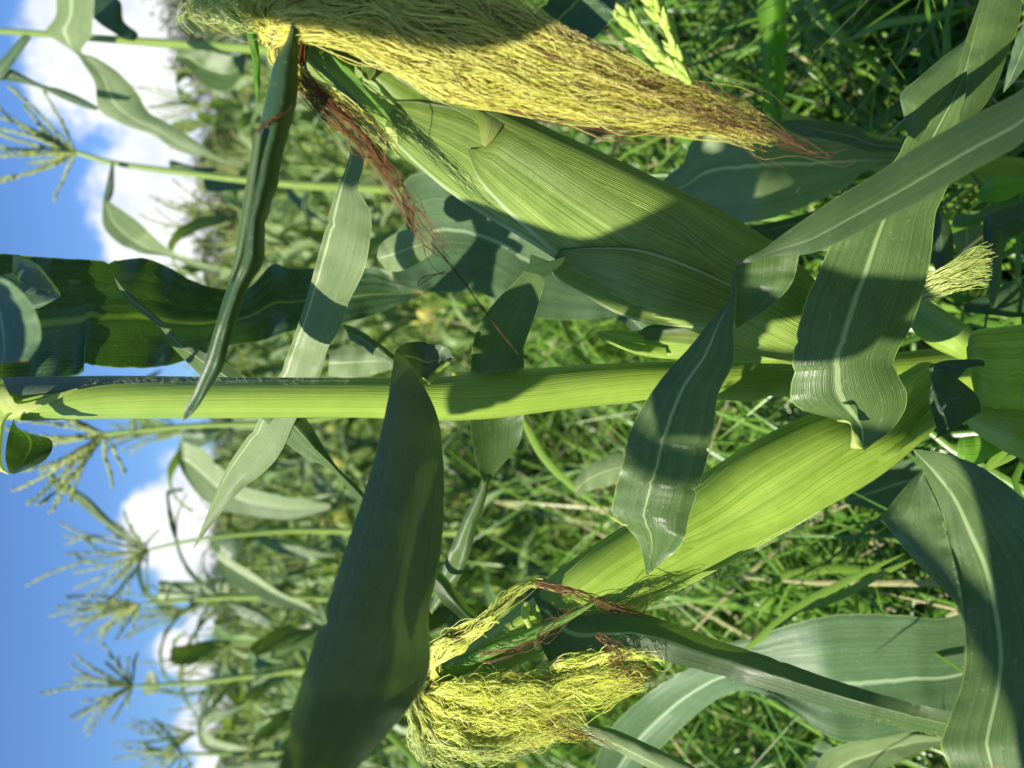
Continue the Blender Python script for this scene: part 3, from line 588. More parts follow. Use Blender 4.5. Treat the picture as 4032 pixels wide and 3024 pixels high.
# L3 leaf with a dark shadow band
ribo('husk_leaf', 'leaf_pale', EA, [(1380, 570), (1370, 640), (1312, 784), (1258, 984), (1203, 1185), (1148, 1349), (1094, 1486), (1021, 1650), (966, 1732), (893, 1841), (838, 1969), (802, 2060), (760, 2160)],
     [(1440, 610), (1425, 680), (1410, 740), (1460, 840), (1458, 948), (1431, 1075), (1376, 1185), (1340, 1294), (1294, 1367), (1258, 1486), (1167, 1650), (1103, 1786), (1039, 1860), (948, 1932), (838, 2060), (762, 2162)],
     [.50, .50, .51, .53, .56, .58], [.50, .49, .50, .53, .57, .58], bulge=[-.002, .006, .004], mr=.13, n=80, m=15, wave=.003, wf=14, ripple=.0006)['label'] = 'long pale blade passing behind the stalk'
# L5 dark folded blade from the collar
mb = MB()
rib(mb, [(2070, 1060), (2030, 1110), (1969, 1167), (1896, 1258), (1863, 1349), (1854, 1458), (1850, 1560), (1850, 1650)], [(2150, 1085), (2125, 1180), (2100, 1260), (2060, 1370), (2015, 1470), (1990, 1540), (1940, 1600), (1918, 1660)], [.42, .46, .50, .53], [.42, .47, .52, .56], bulge=-.004, mr=1.4, n=44)
rib(mb, [(1850, 1650), (1856, 1722), (1877, 1823), (1905, 1902)], [(2062, 1350), (2065, 1500), (2062, 1650), (2042, 1750), (1969, 1841), (1920, 1905)], [.53, .55], [.54, .56, .56], bulge=-.006, mr=1.4, n=44)
rib(mb, [(1905, 1860), (1880, 1930), (1840, 2010), (1790, 2120), (1750, 2220), (1690, 2400)], [(1923, 1890), (1915, 1960), (1880, 2060), (1850, 2180), (1800, 2290), (1700, 2420)], [.555, .56, .57, .58], bulge=.006, mr=1.4, n=40)
mb.build('husk_leaf', M['leaf'], EA)['label'] = 'dark folded blade reaching down behind the stalk'
# silk of ear A
silk('silk', 'silk', EA, [[(1190, 110, .365, 40), (1050, 40, .35, 80), (1250, -60, .345, 130), (1600, 50, .345, 140), (1950, 190, .345, 125), (2300, 315, .345, 95), (2650, 412, .35, 58), (2880, 480, .355, 32), (3050, 550, .36, 14)],
                          [(1190, 120, .365, 40), (1080, 90, .352, 60), (1300, 60, .348, 90), (1650, 170, .348, 110), (2000, 320, .35, 80), (2400, 425, .352, 60), (2800, 500, .355, 36), (3050, 570, .36, 30)],
                          [(1180, 110, .365, 40), (1020, -20, .35, 80), (1300, -160, .345, 120), (1700, -20, .345, 140), (2050, 140, .345, 95), (2450, 300, .345, 62), (2800, 420, .35, 36), (3020, 500, .355, 30)]],
     1900, rad=.00025, curl=.006, tip=(.32, 1.0), seed=3)
silk('silk', 'silk', EA, [[(1180, 120, .365, 50), (1050, 120, .35, 50), (1200, 130, .35, 30), (1400, 170, .352, 26), (1600, 260, .355, 30), (1800, 370, .357, 30), (2100, 430, .36, 30)]], 180, rad=.00032, curl=.003, tip=(.5, 1), seed=4)
silk('silk', 'silk_brown', EA, [[(1700, 100, .34, 120), (2100, 150, .338, 90), (2300, 230, .338, 60), (2500, 330, .338, 60), (2800, 420, .34, 60), (3000, 500, .345, 40), (3150, 590, .35, 25), (3250, 610, .355, 10), (3320, 600, .36, 6)],
                                [(2000, 430, .35, 20), (2200, 480, .35, 25), (2400, 520, .35, 16), (2600, 515, .35, 14), (2750, 490, .35, 25), (2950, 520, .35, 30), (3150, 590, .355, 15), (3260, 610, .36, 8), (3400, 575, .365, 4), (3490, 590, .37, 3)]], 24, rad=.0002, curl=.012, tip=(.6, 1), seed=5)
silk('silk', 'silk_tip', EA, [[(2250, 300, .34, 100), (2700, 390, .342, 100), (2900, 450, .345, 60), (3020, 510, .348, 40), (3150, 570, .352, 18), (3260, 605, .356, 6), (3330, 600, .36, 4)]], 50, rad=.0002, curl=.012, tip=(.4, 1), seed=55)
silk('silk', 'silk_white', EA, [[(1150, 90, .36, 30), (950, 60, .35, 90), (800, 20, .35, 70), (720, 60, .35, 40), (780, 130, .35, 40)], [(1150, 90, .36, 30), (1000, 0, .35, 90), (850, -40, .35, 70), (760, 40, .35, 40), (900, 110, .35, 40), (1050, 110, .35, 40)],
                                [(1150, 90, .36, 30), (1000, 20, .345, 70), (860, -60, .345, 60), (880, -140, .35, 60), (1100, -120, .35, 90), (1400, 20, .34, 60)]], 48, rad=.0003, curl=.006, tip=(.5, 1), seed=6)
silk('silk', 'silk', EA, [[(1190, 140, .365, 40), (1100, 200, .36, 30), (1160, 290, .355, 30), (1260, 360, .355, 34), (1400, 450, .355, 24), (1500, 520, .36, 30), (1560, 600, .365, 24)]], 90, rad=.0003, curl=.004, tip=(.5, 1), seed=7)
silk('silk', 'silk_brown', EA, [[(1180, 150, .362, 30), (1180, 280, .355, 34), (1260, 400, .352, 36), (1400, 520, .35, 30), (1480, 620, .35, 26), (1560, 740, .352, 28), (1640, 860, .355, 36), (1720, 960, .36, 34), (1800, 1060, .365, 14)]], 46, rad=.00022, curl=.010, tip=(.55, 1), seed=8)
silk('silk', 'silk_brown', EA, [[(1560, 600, .36, 6), (1600, 800, .36, 5), (1610, 1000, .365, 3), (1600, 1250, .37, 3), (1570, 1370, .37, 3), (1600, 1420, .372, 3), (1670, 1425, .372, 6)],
                                [(1700, 950, .36, 8), (1800, 1070, .37, 4), (1900, 1210, .38, 3), (1990, 1330, .39, 3), (2050, 1400, .4, 3)],
                                [(1750, 1060, .365, 10), (1660, 1090, .365, 8), (1645, 1130, .365, 6), (1720, 1080, .365, 5), (1830, 1080, .365, 4), (1900, 1060, .365, 5), (1990, 1030, .37, 3)],
                                [(1150, 420, .33, 3), (1130, 440, .328, 3), (1040, 500, .322, 3), (1000, 540, .322, 3)], [(1110, 600, .325, 3), (1250, 640, .35, 3), (1350, 670, .36, 3), (1450, 650, .36, 3)]], 10, rad=.00026, curl=.0025, tip=(.9, 1), seed=9)

# ------------- the small shoot beside the ear
shc = cr([(2350, 1316, .505, 6), (2420, 1335, .505, 26), (2550, 1350, .50, 55), (2750, 1345, .495, 75), (2950, 1350, .49, 80), (3130, 1358, .49, 78), (3300, 1400, .50, 70)], 600)
mb = MB(); tube(mb, np.array([P(*q[:3]) for q in shc[::10]]), (shc[:, 3]/FPX*shc[:, 2])[::10], 24); SH = mb.build('ear', M['husk_bright'], plantA); SH['label'] = 'small unopened ear shoot beside the stalk'
def shoot(x, y):
    i = int(np.argmin((shc[:, 0]-x)**2+(shc[:, 1]-y)**2)); q = min(.999, math.hypot(shc[i, 0]-x, shc[i, 1]-y)/shc[i, 3]); return shc[i, 2]-shc[i, 3]/FPX*shc[i, 2]*math.sqrt(1-q*q)
ribo('husk', 'husk', SH, [(2503, 1312), (2566, 1278), (2700, 1264), (2900, 1272), (3150, 1282)], [(2515, 1335), (2640, 1350), (2800, 1370), (2900, 1385), (3150, 1392)], .49, surf=shoot, off=.0018, n=40)
ribo('husk_leaf', 'husk_bright', SH, [(2348, 1305), (2420, 1300), (2480, 1306), (2530, 1320)], [(2352, 1310), (2430, 1325), (2500, 1340), (2540, 1345)], .485, bulge=.002, n=16)
ribo('husk_leaf', 'husk_bright', SH, [(2350, 1318), (2420, 1352), (2500, 1384), (2629, 1412)], [(2352, 1312), (2420, 1330), (2500, 1350), (2620, 1370)], .485, bulge=.002, n=16)

# ------------- ear B (lower left)
ebx = [(1650, 2720, .41, 20), (1720, 2670, .42, 45), (1850, 2600, .43, 62), (2000, 2520, .44, 80), (2200, 2400, .45, 120), (2350, 2305, .45, 135), (2600, 2160, .455, 150), (2850, 2010, .46, 162), (3100, 1870, .46, 175), (3350, 1740, .465, 165), (3550, 1620, .47, 130), (3700, 1500, .48, 100)]
ebc = cr(ebx, 1200)
def earB(x, y):
    i = int(np.argmin((ebc[:, 0]-x)**2+(ebc[:, 1]-y)**2)); q = min(.999, math.hypot(ebc[i, 0]-x, ebc[i, 1]-y)/ebc[i, 3]); return ebc[i, 2]-ebc[i, 3]/FPX*ebc[i, 2]*math.sqrt(1-q*q)
mb = MB(); tube(mb, np.array([P(*q[:3]) for q in ebc[::12]]), (ebc[:, 3]/FPX*ebc[:, 2])[::12], 36); EB = mb.build('ear', M['husk_bright'], plantA); EB['label'] = 'lower ear in a long bright lime husk with fresh yellow silk'
ribo('husk', 'husk_bright', EB, [(2085, 2350), (2186, 2290), (2313, 2183), (2471, 2072), (2733, 1925), (2885, 1795), (3012, 1718), (3189, 1639), (3350, 1600)], [(2240, 2500), (2440, 2460), (2530, 2405), (2632, 2347), (2822, 2246), (3012, 2139), (3202, 2031), (3380, 1900), (3560, 1770)], .45, bulge=.0, surf=earB, off=.002, n=70, m=26)
ribo('husk', 'husk_bright', EB, [(2660, 2200), (2700, 2250), (2760, 2252), (2850, 2210), (3012, 2125), (3202, 2020), (3340, 1930)], [(2690, 2130), (2800, 2080), (2950, 1990), (3100, 1900), (3250, 1800), (3400, 1700), (3480, 1650)], .45, surf=earB, off=.0024, n=50, m=18)
ribo('husk', 'husk_bright', EB, [(3390, 1772), (3430, 1800), (3486, 1816), (3581, 1747), (3676, 1677)], [(3420, 1760), (3500, 1740), (3560, 1690), (3620, 1620), (3690, 1560)], .44, [.44, .46], bulge=.003, n=24)
hairs('hairs', EB, [(2640, 2345), (2830, 2248), (3010, 2142), (3200, 2034)], .455, 250, 12, 11, (.4, 1), .5)
# upper part of ear B: inner husks
ribo('husk', 'sheath', EB, [(2100, 2350), (1980, 2450), (1850, 2540), (1750, 2620), (1700, 2680)], [(2140, 2440), (2040, 2510), (1900, 2600), (1780, 2680), (1710, 2710)], .42, bulge=.006, n=30)
ribo('husk', 'husk_bright', EB, [(2110, 2420), (2000, 2530), (1900, 2600), (1800, 2680)], [(2190, 2540), (2080, 2600), (1960, 2680), (1850, 2720)], .43, bulge=.006, n=30)
# L7 broad blade crossing the base of the ears
mb = MB()
rib(mb, [(3390, 1760), (3350, 1690), (3280, 1650), (3157, 1614), (3113, 1573), (3113, 1500), (3126, 1354), (3151, 1253), (3176, 1165), (3220, 1076), (3260, 980), (3330, 860), (3440, 720), (3530, 620), (3575, 532), (3700, 380), (3770, 260), (3815, 120), (3880, -60)],
    [(3405, 1775), (3440, 1745), (3505, 1700), (3556, 1633), (3575, 1576), (3569, 1532), (3543, 1487), (3521, 1430), (3537, 1380), (3582, 1304), (3619, 1209), (3651, 1095), (3670, 1000), (3676, 924), (3690, 830), (3740, 720), (3810, 560), (3850, 350), (3870, 150), (3930, -60)],
    [.43, .41, .40, .40, .40, .40, .39, .39], [.43, .42, .415, .41, .405, .40, .39, .39], bulge=[.004, .010, .006, .004, .002], fold=-.004, mr=.42, n=96, m=21, wave=.0035, wf=12)
rib(mb, [(3575, 532), (3556, 443), (3543, 380), (3559, 354), (3619, 304), (3708, 228), (3803, 152), (3834, 76), (3880, -60)], [(3620, 560), (3680, 440), (3720, 380), (3750, 320), (3780, 260), (3810, 180), (3840, 100), (3860, 30), (3900, -60)], [.39, .40], [.392, .39], bulge=.004, mr=1.4, n=40)
rib(mb, [(3770, 500), (3800, 380), (3812, 250), (3840, 120), (3890, -60)], [(3828, 470), (3885, 405), (3936, 304), (3974, 190), (4012, 95), (4030, -60)], [.385, .385], [.40, .39], bulge=.005, mr=1.4, n=40, ripple=.0006)
mb.build('husk_leaf', M['leaf'], EB)['label'] = 'broad grey green blade with white midrib below the ears'
ribo('collar', 'collar', EB, [(3290, 1652), (3340, 1650), (3360, 1690), (3385, 1730), (3400, 1765)], [(3300, 1660), (3348, 1672), (3352, 1720), (3350, 1764), (3390, 1768)], .40, bulge=.003, n=20)
# L10 channelled flag blade going down right
ribo('husk_leaf', 'leaf', EB, [(2070, 2330), (2091, 2316), (2186, 2300), (2287, 2347), (2439, 2385), (2566, 2423), (2700, 2468), (2822, 2518), (3037, 2588), (3265, 2670), (3518, 2746), (3790, 2815)],
     [(2053, 2417), (2116, 2512), (2148, 2582), (2180, 2632), (2237, 2648), (2313, 2620), (2439, 2582), (2566, 2588), (2700, 2626), (2822, 2658), (3037, 2721), (3265, 2790), (3455, 2841), (3790, 2920)],
     [.442, .438, .42, .395, .375, .36], [.43, .415, .40, .385, .37, .365], fold=.008, bulge=0, mr=.5, n=76, m=17, wave=.002)['label'] = 'channelled blade running down from the lower ear'
ribo('collar', 'collar', EB, [(2060, 2370), (2052, 2420), (2090, 2500), (2105, 2560)], [(2085, 2370), (2085, 2430), (2112, 2500), (2135, 2560)], .41, bulge=.003, n=18)
hairs('hairs', EB, [(2822, 2660), (3037, 2723), (3265, 2792), (3500, 2850), (3700, 2900)], .37, 120, 10, 12, (0, 1), .5)
ribo('husk_leaf', 'young', EB, [(1740, 2630), (1870, 2570), (2000, 2510), (2091, 2470), (2218, 2425), (2357, 2363)], [(1740, 2680), (1870, 2618), (2000, 2560), (2123, 2505), (2250, 2440), (2358, 2366)], [.405, .39, .375], bulge=.003, mr=1.4, n=34)
ribo('husk_leaf', 'leaf_pale', EB, [(2287, 2840), (2345, 2850), (2439, 2879), (2566, 2936), (2700, 2999), (2800, 3050)], [(2287, 2870), (2340, 2925), (2439, 2965), (2566, 3030), (2700, 3090), (2800, 3110)], .43, bulge=.004, mr=.7, n=30)
# silk of ear B
silk('silk', 'silk_b', EB, [[(1720, 2700, .41, 40), (1672, 2740, .40, 60), (1760, 2800, .395, 100), (1900, 2830, .395, 110), (2080, 2830, .395, 100), (2230, 2840, .40, 70), (2330, 2890, .405, 30)],
                            [(1720, 2690, .41, 40), (1672, 2730, .40, 40), (1740, 2745, .395, 50), (1900, 2750, .395, 80), (2080, 2750, .395, 80), (2250, 2720, .4, 70), (2420, 2690, .4, 60), (2560, 2670, .405, 50)],
                            [(1720, 2700, .41, 30), (1665, 2760, .40, 50), (1720, 2870, .395, 80), (1850, 2900, .395, 90), (2000, 2880, .395, 70), (2200, 2860, .40, 50)]], 950, rad=.00023, curl=.003, tip=(.5, 1), seed=13)
silk('silk', 'silk_b', EB, [[(1720, 2690, .405, 30), (1690, 2620, .395, 30), (1760, 2560, .39, 40), (1860, 2480, .39, 34), (1960, 2400, .39, 24), (2050, 2320, .395, 18), (2110, 2292, .4, 14), (2200, 2310, .395, 14)],
                            [(1720, 2690, .405, 30), (1692, 2590, .395, 30), (1730, 2530, .39, 24), (1830, 2500, .39, 20), (1950, 2420, .385, 34)]], 150, rad=.00034, curl=.003, tip=(.5, 1), seed=14)
silk('silk', 'silk_white', EB, [[(1700, 2700, .40, 30), (1645, 2770, .395, 30), (1665, 2880, .39, 50), (1740, 2960, .39, 50), (1850, 3000, .39, 40)], [(1700, 2700, .40, 30), (1630, 2740, .395, 20), (1640, 2830, .39, 20), (1660, 2930, .39, 20), (1690, 3040, .39, 20)],
                                [(1700, 2700, .40, 30), (1660, 2760, .395, 40), (1720, 2860, .39, 40), (1850, 2940, .385, 30), (1970, 2960, .385, 30), (2070, 2940, .385, 30), (2090, 2890, .385, 30)]], 130, rad=.00028, curl=.004, tip=(.6, 1), seed=15)
silk('silk', 'silk_b', EB, [[(2100, 2740, .40, 60), (2250, 2650, .40, 50), (2400, 2620, .395, 50), (2520, 2620, .395, 50), (2600, 2650, .395, 40)], [(1900, 2760, .40, 60), (2200, 2760, .4, 80), (2400, 2740, .4, 50), (2540, 2700, .4, 40)]], 110, rad=.0003, curl=.006, tip=(.5, 1), seed=16)
silk('silk', 'silk_brown', EB, [[(2400, 2640, .395, 40), (2500, 2650, .395, 50), (2580, 2660, .395, 40), (2620, 2680, .395, 30)], [(2100, 2850, .395, 30), (2230, 2870, .395, 30), (2330, 2900, .4, 24), (2440, 2950, .4, 12)], [(2110, 2300, .39, 12), (2250, 2330, .385, 16), (2350, 2370, .385, 20), (2450, 2400, .385, 16), (2540, 2380, .39, 30), (2560, 2290, .39, 6)],
                                [(1900, 2600, .385, 30), (2100, 2540, .38, 20), (2250, 2420, .375, 10), (2350, 2370, .37, 8)], [(2350, 2500, .37, 20), (2450, 2580, .37, 20), (2400, 2600, .37, 10), (2500, 2550, .37, 10)]], 60, rad=.00024, curl=.007, tip=(.6, 1), seed=17)
# third small ear with a pale tuft low on the plant
shC = [(3590, 1180, .58, 40), (3640, 1250, .57, 62), (3720, 1310, .56, 70), (3800, 1360, .55, 60), (3850, 1420, .54, 40)]
c_ = cr(shC, 30); mb = MB(); tube(mb, np.array([P(*q[:3]) for q in c_]), c_[:, 3]/FPX*c_[:, 2], 20); EC = mb.build('ear', M['sheath'], plantA); EC['label'] = 'young ear with a small pale silk tuft low on the stalk'
for k in range(3):
    silk('silk', 'silk_white', EC, [[(3600, 1120+32*k, .45, 14), (3680, 1085+34*k+q*6, .44, 16), (3770, 1040+38*k+q*14, .435, 18), (3850, 1000+44*k+q*22, .435, 20), (3915-q*14, 985+50*k+q*34, .435, 22)] for q in (-1, 0, 1)], 58, rad=.00030, curl=.003, tip=(.7, 1), seed=180+k)
# bright lower sheath and the small leaves round it
ribo('sheath', 'husk_bright', plantA, [(3812, 1440), (3806, 1360), (3835, 1302), (3930, 1285), (4032, 1272), (4150, 1260)], [(3815, 1450), (3830, 1520), (3850, 1610), (3900, 1670), (4032, 1700), (4150, 1710)], .47, bulge=.022, n=36, m=19)['label'] = 'bright lime lower leaf sheath'
ribo('sheath', 'sheath', plantA, [(3770, 1500), (3800, 1560), (3880, 1600), (4032, 1610), (4150, 1600)], [(3780, 1520), (3790, 1640), (3860, 1720), (4000, 1800), (4150, 1840)], .46, bulge=.014, n=30)
mb = MB()
rib(mb, [(3655, 1470), (3720, 1456), (3790, 1505), (3850, 1560), (3868, 1622)], [(3665, 1500), (3662, 1600), (3690, 1710), (3640, 1760), (3600, 1776)], [.43, .42], [.42, .41], bulge=.006, mr=1.4)
rib(mb, [(3660, 1440), (3720, 1420), (3800, 1415), (3870, 1418), (3876, 1440)], [(3660, 1460), (3730, 1460), (3770, 1490), (3810, 1450), (3876, 1442)], [.435, .425], bulge=.004, mr=1.4, n=24)
mb.build('leaf', M['leaf_dark'], plantA)['label'] = 'small dark leaf with a dry anther lying on it'
ribo('leaf', 'young', plantA, [(3765, 1750), (3790, 1722), (3880, 1715), (3960, 1730), (4000, 1742)], [(3770, 1800), (3800, 1830), (3850, 1830), (3920, 1790), (4000, 1745)], .47, bulge=.004, mr=1.4)
r = np.random.default_rng(77)


# ------------------------------------------------------------------ neighbouring near plants (mostly outside the frame)
def stem_plant(x, y, h, label, seed, tas=True):
    r = np.random.default_rng(seed); t = thing('corn_plant', (x, y, 0), label, 'corn plant'); mb = MB()
    z = np.linspace(0, h, 20); p = np.stack([x+.01*np.sin(z*3+seed), y+.01*np.sin(z*2+seed), z], 1); tube(mb, p, [.016, .012, .008], 14); mb.build('stalk', M['sheath'], t); return t, p
# right-hand near plant: owns the long blade L6 that comes from the lower right
plantR, _ = stem_plant(.30, .12, 1.25, 'near corn plant at the lower right edge whose blurred blade crosses the frame', 41)
mb = MB()
rib(mb, [(4400, 80), (4230, 180), (4032, 346), (3828, 456), (3627, 565), (3463, 674), (3281, 784), (3099, 911), (2990, 990), (2895, 1030)], [(4400, 330), (4230, 440), (4032, 565), (3828, 674), (3646, 784), (3463, 875), (3281, 966), (3180, 1000), (3040, 1010), (2900, 1045)], [.30, .31, .32, .33, .34, .355, .365], [.26, .27, .285, .30, .32, .345, .365], bulge=.004, fold=-.003, mr=.62, n=70, m=15, wave=.0015)
rib(mb, [(2893, 1030), (2896, 1090), (2898, 1180), (2895, 1290)], [(3148, 995), (3120, 1110), (3040, 1200), (2905, 1290)], [.365, .367], [.368, .375], bulge=-.004, mr=1.4, n=30)
rib(mb, [(2880, 1080), (2870, 1180), (2790, 1270), (2720, 1360), (2620, 1470), (2535, 1590), (2480, 1700), (2450, 1820), (2425, 1915), (2410, 1990), (2410, 2030), (2470, 2080), (2520, 2150), (2545, 2262)],
    [(2899, 1060), (2892, 1200), (2889, 1300), (2887, 1430), (2830, 1550), (2817, 1650), (2805, 1740), (2775, 1850), (2740, 1960), (2712, 2050), (2700, 2110), (2665, 2165), (2600, 2220), (2550, 2266)],
    [.366, .372, .38, .385, .385, .39, .40], [.364, .366, .372, .38, .385, .385, .40], bulge=[.001, .006, .008, .004], fold=-.002, mr=.42, n=90, m=19, wave=.003, wf=12, ripple=.0002)
o = mb.build('leaf', M['leaf'], plantR); o['label'] = 'twisted blade with a pale midrib lying over the stalk'
ribo('collar', 'collar', plantR, [(2398, 2025), (2440, 2050), (2490, 2068), (2525, 2072)], [(2402, 2038), (2440, 2062), (2490, 2080), (2522, 2086)], .392, bulge=.001, n=14)
for k in range(4):
    G, UV, UV2 = leaf_mesh(np.array([.30, .12, .55+.15*k]), .3+2.4*(k % 2)-3.0*(k == 2), .55, .07, R(50), R(110), 950+k); 
    if k in (0, 2): mb = MB(); mb.grid(G, UV, UV2); mb.build('leaf', M['leaf'], plantR)
# L8: left-hand near plant, big leaf bottom right of the picture
plantL, _ = stem_plant(-.42, .30, .9, 'near corn plant at the lower left corner with a big dark twisting leaf', 42)
mb = MB()
rib(mb, [(3594, 1772), (3619, 1823), (3657, 1899), (3708, 2013), (3740, 2150), (3775, 2290), (3790, 2400), (3800, 2544), (3797, 2639), (3778, 2721), (3746, 2803), (3708, 2911), (3708, 2949), (3746, 3040)],
    [(3600, 1768), (3708, 1785), (3835, 1823), (3929, 1880), (4060, 1987), (4180, 2100), (4260, 2250), (4320, 2400), (4360, 2550), (4390, 2700), (4400, 2850), (4400, 2950), (4380, 3060)],
    [.37, .36, .35, .34, .33], [.37, .34, .32, .30, .30], fold=-.012, bulge=.004, mr=.28, n=80, m=21, wave=.003, rag=False)
rib(mb, [(3629, 1848), (3580, 1900), (3520, 1970), (3474, 2037), (3480, 2056), (3543, 2139), (3619, 2227), (3695, 2303), (3765, 2379), (3792, 2440)], [(3634, 1850), (3650, 1900), (3680, 1960), (3708, 2030), (3725, 2090), (3742, 2160), (3760, 2230), (3775, 2300), (3788, 2380), (3797, 2445)], [.375, .38, .37, .35], [.372, .365, .355, .345], bulge=.003, mr=1.4, n=46, ripple=.0006)
mb.build('leaf', M['leaf'], plantL)['label'] = 'big dark grey green leaf twisting at the lower corner'
hairs('hairs', plantL, [(3700, 2000), (3740, 2150), (3775, 2300), (3795, 2450), (3800, 2560), (3795, 2640)], .345, 200, 10, 22, (-1, 0), .5)
# L9 broad leaf under it with the bright band, plus its neighbours
plantG = thing('corn_plant', P(4300, 2700, 1.0)*np.array([1, 1, 0]), 'low corn plant at lower left with broad streaked leaves over the grass', 'corn plant')
gb = P(4300, 2700, .9); mb = MB(); tube(mb, np.linspace([gb[0], gb[1], 0], gb, 10), [.014, .012], 14); mb.build('stalk', M['sheath'], plantG)
ribo('leaf', 'leaf_blue', plantG, [(2330, 3060), (2376, 2911), (2470, 2797), (2591, 2702), (2700, 2640), (2873, 2531), (2961, 2512), (3075, 2468), (3252, 2423), (3423, 2414), (3581, 2423), (3695, 2433), (3900, 2420), (4300, 2650)],
     [(2470, 3080), (2560, 2990), (2650, 2900), (2760, 2800), (2900, 2720), (3037, 2752), (3138, 2816), (3221, 2879), (3297, 2917), (3391, 2927), (3486, 2911), (3619, 2879), (3800, 2850), (4300, 2740)],
     [.80, .78, .74, .70, .70, .74, .85], [.84, .80, .70, .68, .70, .74, .85], fold=-.022, bulge=.012, mr=.55, n=80, m=25, wave=.005, ripple=.001)['label'] = 'broad leaf with a sunlit streaked band'
ribo('leaf', 'leaf_pale', plantG, [(3200, 3060), (3250, 2960), (3400, 2910), (3560, 2890), (3720, 2900), (3790, 2860)], [(3300, 3100), (3420, 3060), (3520, 3010), (3620, 2960), (3720, 2930), (3800, 2880)], .78, fold=-.01, bulge=.0, mr=.5, n=30)
ribo('leaf', 'leaf_blue', plantG, [(3100, 3100), (3180, 3000), (3220, 2920), (3330, 2940), (3480, 2915)], [(3300, 3140), (3400, 3080), (3500, 3000), (3600, 2930), (3700, 2900)], .82, bulge=.01, mr=.5, n=30)

# leaf pair right of the main ear (young plant on the right with a bent leaf)
plantY = thing('corn_plant', P(3560, 640, .95)*np.array([1, 1, 0]), 'young corn plant on the right with grey blue leaf crossed by a light stripe', 'corn plant')
yb = P(3560, 625, .72); yc = axis_px([(3560, 625, .72), (3300, 570, .72), (3050, 500, .72)], 12); mb = MB(); tube(mb, np.vstack([np.linspace([yb[0], yb[1]+.02, 0], yb, 10), yc[1:]]), [.016]*10+[.017]*11, 14); mb.build('stalk', M['sheath'], plantY)
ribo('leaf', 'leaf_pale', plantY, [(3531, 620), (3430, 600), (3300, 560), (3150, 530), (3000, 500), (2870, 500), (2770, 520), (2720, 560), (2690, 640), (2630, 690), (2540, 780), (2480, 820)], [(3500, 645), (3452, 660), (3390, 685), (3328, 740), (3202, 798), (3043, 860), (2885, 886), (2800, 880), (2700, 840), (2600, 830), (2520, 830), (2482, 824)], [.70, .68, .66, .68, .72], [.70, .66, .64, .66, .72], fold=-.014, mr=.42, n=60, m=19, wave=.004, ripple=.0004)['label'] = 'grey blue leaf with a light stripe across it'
ribo('leaf', 'leaf', plantY, [(3560, 560), (3440, 545), (3380, 500), (3300, 480), (3150, 470), (3090, 475)], [(3560, 600), (3400, 590), (3300, 570), (3200, 550), (3120, 510), (3060, 480)], .70, bulge=.004, n=24)
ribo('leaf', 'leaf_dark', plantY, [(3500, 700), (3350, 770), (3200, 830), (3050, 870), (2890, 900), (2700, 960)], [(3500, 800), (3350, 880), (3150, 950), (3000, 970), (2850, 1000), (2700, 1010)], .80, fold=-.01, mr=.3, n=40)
mb = MB()
rib(mb, [(2978, -60), (2982, 0), (2988, 120), (2999, 250), (3003, 380), (3012, 437), (3065, 468)], [(3040, -60), (3046, 0), (3048, 90), (3020, 180), (3005, 290), (3030, 300), (3060, 440)], .95, bulge=-.004, mr=1.4, n=34)
rib(mb, [(3048, -60), (3048, 90), (3045, 230), (3052, 330), (3060, 440)], [(3097, -60), (3097, 150), (3090, 300), (3085, 430), (3068, 468)], [.945], [.97], bulge=.006, mr=1.4, n=34)
rib(mb, [(3046, 90), (3010, 130), (3000, 200), (3002, 270), (3024, 300)], [(3048, 95), (3049, 150), (3045, 220), (3035, 280), (3026, 302)], .935, bulge=.004, mr=1.4, n=20)
mb.build('leaf', M['young'], plantY)['label'] = 'bright green upright leaf rising from the young plant'
ribo('leaf', 'leaf_dark', plantY, [(2240, -60), (2160, 0), (2110, 50), (2090, 90), (2120, 130), (2180, 160)], [(2540, -60), (2480, 10), (2400, 90), (2340, 150), (2280, 190), (2200, 170)], [.5, .52], fold=-.01, mr=.35, n=40, m=13)['label'] = 'dark leaf tip behind the silk at the right edge'
# fresh tassel fragment beside the silk
r = np.random.default_rng(5)
px_tassel('tassel', plantY, (2720, 330), [(2530, -80), (2465, 60), (2450, 75), (2600, 20)], .325, r, dj=.01, m='spike_bright', size=.0085, step=.0038, thick=.0010)['label'] = 'fresh lime tassel branches beside the silk'

# grey blue leaf behind the main ear + small leaves near it, all of one plant behind
plantB = thing('corn_plant', (P(2560, 1330, 1.0)[0], 1.0, 0), 'corn plant half hidden behind the main ear with grey leaves', 'corn plant')
pb = P(2560, 1500, dY(2560, .82)); mb = MB(); tube(mb, np.linspace([pb[0], .84, 0], pb+np.array([0, 0.0, .25]), 14), [.014, .01], 14); mb.build('stalk', M['sheath'], plantB)
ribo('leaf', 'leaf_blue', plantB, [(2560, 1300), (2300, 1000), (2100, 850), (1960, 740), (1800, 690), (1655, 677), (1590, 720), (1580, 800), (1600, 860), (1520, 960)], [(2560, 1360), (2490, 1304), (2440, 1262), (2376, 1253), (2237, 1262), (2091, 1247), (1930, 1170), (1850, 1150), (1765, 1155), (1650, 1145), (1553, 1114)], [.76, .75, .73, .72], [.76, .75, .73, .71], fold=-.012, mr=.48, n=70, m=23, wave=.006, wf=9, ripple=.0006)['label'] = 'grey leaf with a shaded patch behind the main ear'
ribo('leaf', 'leaf_pale', plantB, [(1483, 1012), (1500, 960), (1580, 910), (1700, 900)], [(1490, 1025), (1530, 1065), (1600, 1060), (1700, 1000)], .66, bulge=.005, n=20)
ribo('leaf', 'leaf', plantB, [(1350, 1275), (1400, 1290), (1480, 1340), (1555, 1400)], [(1380, 1340), (1430, 1370), (1500, 1420), (1548, 1445)], .60, bulge=.005, n=24, mr=.5)
